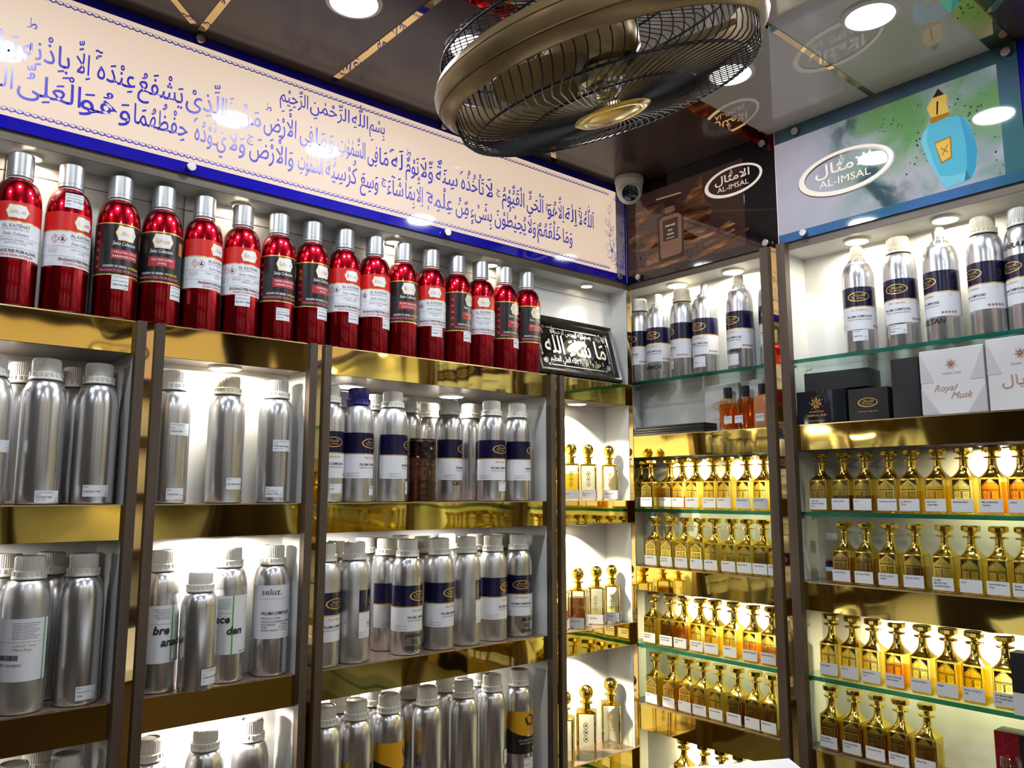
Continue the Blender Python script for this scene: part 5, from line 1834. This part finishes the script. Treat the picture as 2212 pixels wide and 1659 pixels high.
MB().lathe([(0.012, 0.097), (0.0125, 0.098), (0.0125, 0.112), (0.011, 0.113)], PLAST, 28).build('cap', t)
MB().lathe([(0.0183, 0.022), (0.0183, 0.032)], LWHITE, 28, cap0=False, cap1=False).lathe([(0.0183, 0.032), (0.0183, 0.044)], PLASTB, 28, cap0=False, cap1=False).build('label', t)

# ------------------------------------------------------------------ orange bottles, card boxes and folders in the open bays
g = 'amber perfume bottles below the glass shelf'
for k, (px, m, lab) in enumerate(((1574, None, 'left, clear shoulder'), (1612, None, 'middle'), (1650, FROST, 'right, frosted and half behind the post'))):
    p = on_x(px, 900, 0.030)
    t = thing('amber_perfume_bottle', 'perfume bottle', 'amber perfume bottle with black cap, %s' % lab, (0.030, p.y, 0.1673), -PI / 2 - 0.05, g)
    b = MB()
    L = rrect(0.050, 0.032, 0.012, 4)
    loops = []
    for z, s in ((0, 0.96), (0.003, 1.0), (0.064, 1.0), (0.072, 0.97), (0.080, 0.88), (0.086, 0.72), (0.089, 0.5)):
        loops.append([(x * s, y * s, z) for x, y in L])
    b.loft(loops, m or ORGLASS, cap1=True)
    b.build('glass_body', t)
    if not m:
        b = MB()
        tp = 0.074 if k == 0 else 0.083
        b.loft([[(x * s * 0.93, y * s * 0.9, z) for x, y in L] for z, s in ((0.008, 1.0), (0.062, 1.0), (0.070, 0.96), (tp, 0.84))], LIQ_ORANGE)
        b.build('perfume', t)
    MB().lathe([(0.0112, 0.089), (0.0115, 0.090), (0.0115, 0.116), (0.0108, 0.117)], BLACKP, 36).build('cap', t, 30)
    A = Art()
    u = (0.010, -0.012, 0.0)[k]
    A.rect(u - 0.013, 0.018, u + 0.013, 0.038, LPAPER, 1)
    A.text(('Oud Vanille', 'Tobacco Vanilla', 'Tobacco Vanilla\nBy Tom Ford')[k], u - 0.011, 0.031, 0.0026, INK, 2, 'L', bold=0.01)
    b = MB()
    A.bake(b, face_y(-0.0164))
    b.build('name_label', t, 0)


def card_box(name, label, y0, y1, x0, x1, z0, z1, m, art=None, group=None, rot=0.0):
    """box whose front faces -x at x0; y0 > y1"""
    c = Vector(((x0 + x1) / 2, (y0 + y1) / 2, z0))
    t = thing(name, 'box', label, c, -PI / 2 + rot, group)
    w, d, h = y0 - y1, x1 - x0, z1 - z0
    b = MB()
    prism(b, w, d, 0.0015, 0, h, m, 0.001)
    b.build('carton', t, 40)
    if art:
        A = Art()
        art(A, w, h)
        bb = MB()
        A.bake(bb, face_y(-d / 2 - 0.0002))
        bb.build('front_print', t, 0)
    return t


def yx(px, py, x=0.004):
    return on_x(px, py, x).y


def imsal_print(A, w, h):
    oval_logo(A, 0.0, h * 0.55, w * 0.5, INKGOLD, 2, emblem=False)
    A.text('Al Imsal Fragrance', 0, h * 0.26, h * 0.035, INKGOLD, 2, 'C', w * 0.5)


def medallion(A, cx, cyy, r, m):
    """knot of script-like loops"""
    rnd = random.Random(11)
    for k in range(7):
        a = 2 * PI * k / 7
        x, y = cx + r * 0.52 * math.cos(a), cyy + r * 0.52 * math.sin(a)
        A.stroke(spiral(x, y, r * 0.42, r * 0.10, a + 1.2, 0.95, 16), r * 0.11, m, 2, taper=True)
        A.ellipse(cx + r * 0.95 * math.cos(a + 0.4), cyy + r * 0.95 * math.sin(a + 0.4), r * 0.06, r * 0.06, m, 2, 8)
    A.stroke(spiral(cx, cyy, r * 0.40, r * 0.08, 0.3, 1.3, 18), r * 0.10, m, 2, taper=True)
    A.stroke([(cx - r * 0.1, cyy - r * 0.9), (cx + r * 0.05, cyy), (cx, cyy + r * 0.9)], r * 0.09, m, 2, taper=True)


g = 'white card boxes'
card_box('white_perfume_box', 'white card perfume box behind the amber bottles, left', yx(1527, 900, 0.06), yx(1600, 900, 0.06), 0.052, 0.086, 0.1673, 0.300, BOXWHITE, imsal_print, g)
card_box('white_perfume_box', 'white card perfume box behind the amber bottles, half behind the tall post', yx(1606, 890, 0.06), -0.4745, 0.052, 0.086, 0.1673, 0.302, BOXWHITE, imsal_print, g)
# black folders lying over the shelf edge
t = thing('black_folder_stack', 'folders', 'stack of flat black folders lying on the shelf beside the white boxes', (0.030, (yx(1376, 930) + yx(1528, 930)) / 2, 0.1673), 0.0)
wy = yx(1376, 930) - yx(1528, 930)
zz = 0.0
for k, hh in enumerate((0.007, 0.006, 0.008, 0.005)):
    b = MB()
    prism(b, 0.072 - 0.002 * k, wy - 0.004 * (k % 2), 0.002, zz, zz + hh - 0.0006, BOXBLACK, 0.001)
    b.build('folder', t, 40, (-0.006 + 0.001 * k, 0.001 * (k % 3), 0))
    zz += hh

g = 'boxes in the right hand unit'


def dahn_print(A, w, h):
    medallion(A, -w * 0.08, h * 0.62, w * 0.15, INKGOLD)
    A.text('GLOBAL OUD', -w * 0.08, h * 0.34, h * 0.045, INKGOLD, 2, 'C', w * 0.30)
    A.text('DAHN UL OUD', -w * 0.08, h * 0.22, h * 0.065, INKGOLD, 2, 'C', w * 0.40)
    A.text('www.globaloud.com', -w * 0.08, h * 0.08, h * 0.03, INKGOLD, 2, 'C', w * 0.32)


def royal_print(A, w, h):
    medallion(A, 0.0, h * 0.76, w * 0.105, INKROSE)
    A.text('GLOBAL OUD', 0, h * 0.61, h * 0.032, INKROSE, 2, 'C', w * 0.30)
    A.text('Royal', -w * 0.10, h * 0.36, h * 0.10, INKROSE, 2, 'C', w * 0.38, shear=0.45)
    A.text('Musk', w * 0.14, h * 0.24, h * 0.10, INKROSE, 2, 'C', w * 0.34, shear=0.45)
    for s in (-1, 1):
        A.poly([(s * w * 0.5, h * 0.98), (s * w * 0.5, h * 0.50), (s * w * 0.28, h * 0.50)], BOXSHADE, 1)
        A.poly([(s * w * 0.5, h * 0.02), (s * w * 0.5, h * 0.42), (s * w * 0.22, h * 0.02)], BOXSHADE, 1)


def arabic_print(A, w, h):
    medallion(A, 0.0, h * 0.76, w * 0.105, INKROSE)
    A.text('GLOBAL OUD', 0, h * 0.61, h * 0.032, INKROSE, 2, 'C', w * 0.30)
    A.arab('رويال', -w * 0.02, h * 0.34, h * 0.14, INKROSE, 2, 'C', w * 0.55)
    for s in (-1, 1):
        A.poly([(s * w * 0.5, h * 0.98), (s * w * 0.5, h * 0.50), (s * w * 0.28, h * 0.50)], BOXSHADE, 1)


ZB = 0.1673
card_box('navy_perfume_box', 'dark navy box in clear wrap with a gold medallion, left end of the shelf', yx(1722, 880), yx(1826, 870), 0.002, 0.080, ZB, 0.1673 + 0.081, BOXNAVY, dahn_print, g)
card_box('black_perfume_box', 'black box with a gold oval mark beside the navy box', yx(1832, 870), yx(1918, 860), 0.004, 0.080, ZB, 0.1673 + 0.075, BOXBLACK, imsal_print, g)
card_box('long_black_box', 'long plain black box lying on top of two smaller dark boxes', yx(1744, 815, 0.03), yx(1868, 810, 0.01), 0.014, 0.090, 0.1673 + 0.0813, 0.1673 + 0.126, BOXBLACK, None, g, 0.10)
card_box('tall_black_box', 'tall black box standing between the dark boxes and the white boxes', yx(1926, 830), yx(1986, 830), 0.004, 0.085, ZB, 0.1673 + 0.134, BOXBLACK, None, g)
card_box('white_gift_box', 'white faceted box with rose gold Latin script', yx(1991, 830), yx(2128, 800), 0.000, 0.085, ZB, 0.1673 + 0.142, BOXWHITE, royal_print, g)
card_box('white_gift_box', 'white faceted box with rose gold Arabic script at the right picture edge', yx(2134, 800), -1.109, 0.000, 0.085, ZB, 0.1673 + 0.150, BOXWHITE, arabic_print, g)


# red and black box and clear tumblers at the lower right, black and white carton at the edge
def red_print(A, w, h):
    A.rect(-w / 2, 0, -w * 0.02, h, mat('deep_red_card', srgb(120, 16, 30), 0.3), 1)
    for a, b_ in (((-0.5, 0.62), (-0.02, 0.95)), ((-0.5, 0.55), (-0.02, 0.20)), ((-0.35, 1.0), (-0.25, 0.0))):
        A.stroke([(a[0] * w, a[1] * h), (b_[0] * w, b_[1] * h)], 0.0006, INKRED, 2)


zb = R_BOARD[2][0] + 0.0003
card_box('red_and_black_box', 'dark red and black box at the lower right picture corner', yx(2150, 1620, 0.03), yx(2262, 1620, 0.03), 0.030, 0.075, zb, on_x(2150, 1577, 0.03).z, BOXBLACK, red_print, g)
p = on_x(2185, 1640, 0.006)
t = thing('glass_tumbler', 'glass', 'clear cut glass tumbler in front of the red and black box', (0.006, p.y, zb), 0)
b = MB()
b.lathe([(0.016, 0.0), (0.018, 0.002), (0.019, 0.022), (0.0155, 0.026), (0.019, 0.030), (0.020, 0.052), (0.0165, 0.056), (0.020, 0.060), (0.0195, 0.078), (0.016, 0.080)], clear_mat('cut_glass', (0.94, 0.95, 0.97), 0.02, 0.10, (0.9, 0.9, 0.95), 0.05), 14, cap1=False)
b.build('glass_body', t, 20)
p = on_x(2208, 1400, -0.02)
t = thing('black_and_white_carton', 'box', 'narrow carton with black top and white base at the right picture edge', (0.012, yx(2222, 1450, 0.012), R_GLASS[2] + 0.0003), -PI / 2, g)
MB().box((-0.024, -0.020, 0.0), (0.024, 0.020, 0.042), BOXWHITE).build('white_base', t, 0)
MB().box((-0.024, -0.020, 0.0422), (0.024, 0.020, 0.118), BOXBLACK).build('black_top', t, 0)

# ------------------------------------------------------------------ framed calligraphy leaning in the niche
fw, fh = 0.335, 0.178
ya = 0.006
xr = on_y(1342, 828, ya).x
tilt = math.atan2(0.050, fh)
t = thing('framed_calligraphy', 'picture frame', 'black framed calligraphy with silver letters leaning in the niche by the corner', (xr - fw / 2 - 0.004, ya, 0.3255), 0)
t.rotation_euler = (-tilt, 0, 0)


def frame_bar(pts_out, pts_in):
    loops = []


b = MB()
prof = [(0.0, 0.0), (0.0, -0.012), (0.006, -0.016), (0.012, -0.012), (0.017, -0.012), (0.022, -0.007), (0.024, -0.004), (0.024, 0.0)]
corners = [(-fw / 2, 0), (fw / 2, 0), (fw / 2, fh), (-fw / 2, fh)]
sg = [(1, 1), (-1, 1), (-1, -1), (1, -1)]
loops = []
for (cx, cz), (sx, sz) in zip(corners, sg):
    loops.append([(cx + sx * o, h, cz + sz * o) for o, h in prof])
n = len(prof)
vs = [q for l in loops for q in l]
fs = []
for i in range(4):
    j = (i + 1) % 4
    for k in range(n - 1):
        fs.append((i * n + k, j * n + k, j * n + k + 1, i * n + k + 1))
b.add(vs, fs, FRAMEB)
b.build('frame', t, 20)
b = MB()
for k in range(88):
    x = -fw / 2 + 0.003 + k * (fw - 0.006) / 87
    b.box((x - 0.0013, -0.0150, fh - 0.0030), (x + 0.0013, -0.0120, fh - 0.0002), FRAMEG)
b.build('beaded_edge', t, 0)
MB().box((-fw / 2 + 0.02, -0.0035, 0.02), (fw / 2 - 0.02, -0.001, fh - 0.02), BOARD).build('black_board', t, 0)
A = Art()
H0, H1 = 0.028, fh - 0.028
A.arab('مَا شَآءَ اللّٰه', 0.126, 0.070, 0.056, FOILW, 2, 'R', 0.246, bold=0.012)
A.arab('بسم الله الرحمن الرحيم', 0.0, 0.131, 0.017, FOILW, 2, 'C', 0.150, bold=0.0)
A.arab('لا حول ولا قوة الا بالله العلي العظيم', 0.0, 0.044, 0.018, FOILW, 2, 'C', 0.215, bold=0.0)
for z in (H0 + 0.004, H1 - 0.002):
    A.rect(-0.105, z - 0.0012, 0.105, z + 0.0012, FOILW, 2)
for s in (-1, 1):
    A.rect(s * 0.136 - 0.0010, 0.060, s * 0.136 + 0.0010, 0.118, FOILW, 2)
    for zc, q in ((H0 + 0.012, 1), (H1 - 0.010, -1)):
        for k in range(4):
            A.stroke(spiral(s * (0.130 - 0.006 * (k % 2)), zc + q * 0.007 * (k // 2), 0.0065, 0.001, k * 1.6, 1.2, 14), 0.0014, FOILW, 2)
        A.stroke(spiral(s * 0.114, zc - q * 0.008, 0.004, 0.001, 1.0, 1.2, 12), 0.0012, FOILW, 2)
        A.stroke(spiral(s * 0.136, zc + q * 0.022, 0.004, 0.001, 2.0, 1.2, 12), 0.0012, FOILW, 2)
b = MB()
A.bake(b, face_y(-0.0036))
b.build('silver_lettering', t, 0)

# ------------------------------------------------------------------ ceiling fan in its cage
FC = Vector((-1.05589, -0.89952, 0.55625))
FN = Vector((0.32847, -0.03492, -0.94387)).normalized()
fan = thing('caged_ceiling_fan', 'fan', 'round bronze and black caged fan hanging tilted from the ceiling', FC, 0)
q = FN.to_track_quat('-Z', 'Y')
fan.rotation_mode = 'QUATERNION'
fan.rotation_quaternion = q
R = 0.210
b = MB()
pr = [(0.206, 0.002), (0.209, -0.001), (0.216, -0.002), (0.2225, 0.004), (0.2262, 0.012), (0.2252, 0.0130), (0.2280, 0.0145), (0.2300, 0.024), (0.2290, 0.0335), (0.2268, 0.0350), (0.2275, 0.0362), (0.2235, 0.044), (0.2165, 0.049), (0.209, 0.049), (0.206, 0.046)]
vs = []
b.lathe(pr + [pr[0]], FANGOLD, 96, cap0=False, cap1=False)
b.build('bronze_band', fan, 30)


def cage(sgn, n, twist, kink):
    b = MB()
    for k in range(n):
        a0 = 2 * PI * k / n
        pts = []
        for (r, z, tw) in kink:
            a = a0 + twist * tw
            pts.append((r * math.cos(a), r * math.sin(a), sgn * z))
        b.tube(pts, 0.00095, WIRE, 4)
    return b


dn = [(0.050, 0.044, 0.0), (0.085, 0.0435, 0.14), (0.125, 0.0415, 0.32), (0.165, 0.039, 0.52), (0.188, 0.0365, 0.72), (0.199, 0.0325, 0.86), (0.2055, 0.025, 0.95), (0.2085, 0.012, 1.0), (0.209, -0.006, 1.0)]
b = cage(-1, 92, 0.32, dn)
for r, z in ((0.118, 0.0425), (0.190, 0.0365)):
    b.tube([(r * math.cos(2 * PI * k / 72), r * math.sin(2 * PI * k / 72), -z + 0.0025) for k in range(72)], 0.0020, WIRE, 6, closed=True)
b.build('lower_wire_cage', fan, 60)
up = [(0.208, 0.045, 0.0), (0.209, 0.062, 0.0), (0.208, 0.076, 0.0), (0.202, 0.083, 0.03), (0.175, 0.086, 0.12), (0.130, 0.089, 0.28), (0.080, 0.091, 0.45), (0.056, 0.091, 0.5)]
b = cage(1, 92, 0.3, up)
for r, z in ((0.2085, 0.074), (0.130, 0.0910)):
    b.tube([(r * math.cos(2 * PI * k / 72), r * math.sin(2 * PI * k / 72), z - 0.002) for k in range(72)], 0.0020, WIRE, 6, closed=True)
b.build('upper_wire_cage', fan, 60)
b = MB()
b.lathe([(0.052, -0.042), (0.0535, -0.046), (0.048, -0.0495), (0.040, -0.0500), (0.0375, -0.0488), (0.035, -0.0500), (0.020, -0.0530), (0.0, -0.0540)], BRASS, 48)
b.build('gold_centre_badge', fan, 35)
b = MB()
for k in range(3):  # broad pressed blades
    a0 = 2 * PI * k / 3 + 0.55
    loops = []
    for i in range(9):
        r = 0.034 + 0.148 * i / 8
        wv = 0.036 + 0.050 * math.sin(PI * min(1, 0.18 + 0.72 * i / 8))
        if i == 8:
            wv *= 0.72
        pit = 0.62 - 0.34 * i / 8
        row_ = []
        for s, hh in ((-1, 0.0008), (-0.4, 0.0016), (0.4, 0.0016), (1, 0.0008), (1, -0.0008), (0.4, 0.0), (-0.4, 0.0), (-1, -0.0008)):
            u = s * wv / 2
            bow = 0.006 * (1 - s * s)
            x, y, z = r, u * math.cos(pit), u * math.sin(pit) + bow + hh + 0.004
            row_.append((x * math.cos(a0) - y * math.sin(a0), x * math.sin(a0) + y * math.cos(a0), z))
        loops.append(row_)
    bb = MB()
    bb.loft(loops, BLADE)
    bb.build('blade', fan, 50)
MB().lathe([(0.0, -0.026), (0.008, -0.0255), (0.016, -0.023), (0.021, -0.018), (0.0225, -0.012), (0.030, -0.010), (0.031, -0.006), (0.040, -0.002), (0.042, 0.014)], CHROME, 36).build('chrome_hub', fan, 35)
MB().lathe([(0.050, 0.020), (0.060, 0.030), (0.064, 0.060), (0.062, 0.100), (0.050, 0.126), (0.030, 0.136)], FANGOLD, 40).build('motor_housing', fan, 40)
# bracket from the motor to the ceiling, in the fan's own frame
inv = q.inverted()
top = Vector((FC.x - 0.06, FC.y - 0.03, CEIL)) - FC
tl = inv @ top
zaxis = inv @ Vector((0, 0, 1))
b = MB()
b.tube([(0, 0, 0.13), (0, 0, 0.155), Vector((0, 0, 0.155)).lerp(tl, 0.45), tl - zaxis * 0.03], 0.013, FANGOLD, 16)
b.build('hanging_arm', fan, 50)
b = MB()
qz = Vector((0, 0, 1)).rotation_difference(zaxis)
b.lathe([(0.055, 0.0), (0.052, -0.022), (0.030, -0.040), (0.016, -0.046)], FANGOLD, 36, lambda p: tuple(qz @ Vector(p) + tl))
b.build('ceiling_canopy', fan, 40)

# ------------------------------------------------------------------ dome camera in the corner
cc = on_z(1349, 388, CEIL)
cp = Vector((-0.062, -0.072, CEIL))
t = thing('dome_security_camera', 'camera', 'white dome security camera under the ceiling in the corner', cp, 0)
MB().lathe([(0.0425, 0.0), (0.0435, -0.003), (0.0432, -0.014), (0.0422, -0.0145), (0.0420, -0.0155), (0.0400, -0.030), (0.0365, -0.050), (0.030, -0.058)], CAMW, 48).build('base_ring', t, 35)
look = (Vector((-1.0, -1.06, -0.66))).normalized()
qq = look.to_track_quat('Z', 'Y')
cen = look * 0.0105 + Vector((0, 0, -0.043))
b = MB()
pr = []
for k in range(15):
    a = -PI / 2 + (PI / 2 + 0.62) * k / 14
    pr.append((max(0.0365 * math.cos(a), 0.0), 0.0365 * math.sin(a)))
pr += [(0.0280, 0.0238), (0.0262, 0.0258), (0.0245, 0.0245)]
b.lathe(pr, CAMW, 44, lambda p: tuple(qq @ Vector(p) + cen), cap1=False)
b.build('eyeball', t, 30)
b = MB()
b.lathe([(0.0248, 0.0235), (0.0242, 0.0252), (0.015, 0.0275), (0.010, 0.0278), (0.0095, 0.0268), (0.0, 0.0272)], LENS, 40, lambda p: tuple(qq @ Vector(p) + cen))
b.build('lens_cover', t, 30)
b = MB()
b.lathe([(0.0062, 0.0274), (0.0066, 0.0290), (0.0045, 0.0294), (0.0, 0.0284)], BLACKP, 28, lambda p: tuple(qq @ Vector(p) + cen))
b.build('lens', t, 30)

# ------------------------------------------------------------------ white counter corner at the bottom of the picture
k1 = CAM + ray(1704, 1638) * 1.28
t = thing('white_counter', 'counter', 'white counter top corner rising into the bottom of the picture')
ca = CAM + ray(1460, 1659) * ((k1.z - CAM.z) / ray(1460, 1659).z)
dl = (Vector((ca.x, ca.y, 0)) - Vector((k1.x, k1.y, 0))).normalized()
cb = CAM + ray(1734, 1662) * ((k1.z - CAM.z) / ray(1734, 1662).z)
dr = (Vector((cb.x, cb.y, 0)) - Vector((k1.x, k1.y, 0))).normalized()
P0 = Vector((k1.x, k1.y, k1.z))
P1 = P0 + dl * 0.75
P2 = P0 + dr * 0.5
P3 = P1 + dr * 0.5
b = MB()
lo = [Vector((p.x, p.y, k1.z - 0.025)) for p in (P0, P1, P3, P2)]
hi = [P0, P1, P3, P2]
b.loft([lo, hi], COUNTER)
b.build('counter_top', t, 0)
mid = (P0 + P3) / 2
b = MB()
b.loft([[Vector((mid.x + (p.x - mid.x) * 0.9, mid.y + (p.y - mid.y) * 0.9, z)) for p in (P0, P1, P3, P2)] for z in (FLOOR, k1.z - 0.0252)], WALLP)
b.build('counter_base', t, 0)

# ------------------------------------------------------------------ what the gold mirrors look at: the back wall's signs and shelves
bk = thing('backlit_logo_sign', 'sign', 'cream backlit sign with two oval logos on the back wall, seen mirrored')
MB().box((-3.2, YB + 0.0002, 0.60), (-0.05, YB + 0.010, CEIL - 0.002), BANBLUE).build('blue_border', bk, 0)
MB().box((-3.15, YB + 0.010, 0.63), (-0.10, YB + 0.0106, CEIL - 0.03), BANLIT).build('lit_face', bk, 0)
A = Art()
for u in (0.7, 1.5, 2.3):
    oval_logo(A, -u, 0.77, 0.34, LBLACK, 2)
b = MB()
A.bake(b, lambda u, v, h: (u, YB + 0.0107 + h, v))
b.build('oval_logo', bk, 0)
ct = thing('service_counter', 'counter', 'black service counter with cream panels, behind the viewer, seen only mirrored')
MB().box((-1.75, -2.25, FLOOR), (-0.15, -1.80, -0.66), BOXBLACK).build('counter_body', ct, 0)
MB().box((-1.78, -2.28, -0.66), (-0.12, -1.77, -0.63), COUNTER).build('counter_top', ct, 0)
for k, (xa, xb) in enumerate(((-1.70, -1.25), (-1.12, -0.70), (-0.58, -0.22))):
    MB().box((xa, -1.80, -0.95), (xb, -1.796, -0.80), BANGREY).build('cream_panel', ct, 0)
for k in range(8):
    flacon((-1.60 + k * 0.17, -1.86 - 0.06 * (k % 2), -0.6297), 'ball stoppered flacon on the service counter behind the viewer', 'flacons on the service counter', None, LIQ_AMBER if k % 3 else None)
for k in range(3):
    x0 = -3.1 + k * 1.0
    t = thing('back_wall_shelf', 'shelf', ('left', 'middle', 'right')[k] + ' lit shelf unit on the back wall, seen only mirrored', (0, 0, 0), 0, 'back wall shelves')
    MB().box((x0, YB + 0.0002, -0.9), (x0 + 0.92, YB + 0.006, 0.58), WHITE).build('back_panel', t, 0)
    for z in (-0.9, -0.6, -0.3, 0.0, 0.3, 0.58):
        MB().box((x0, YB + 0.006, z - 0.05), (x0 + 0.92, YB + 0.15, z), WOOD).build('shelf', t, 0)
    for x in (x0 - 0.02, x0 + 0.92):
        MB().box((x, YB + 0.006, -0.95), (x + 0.02, YB + 0.16, 0.58), WOOD).build('post', t, 0)
    for z in (0.53, 0.25, -0.05):
        L = bpy.data.lights.new('back_shelf_light', 'AREA')
        L.shape = 'DISK'
        L.size = 0.06
        L.energy = 0.5
        L.color = WARM
        o = bpy.data.objects.new('back_shelf_light', L)
        COL.objects.link(o)
        o.parent = t
        o.location = (x0 + 0.46, YB + 0.08, z - 0.004)

bpy.data.objects.remove(_to)
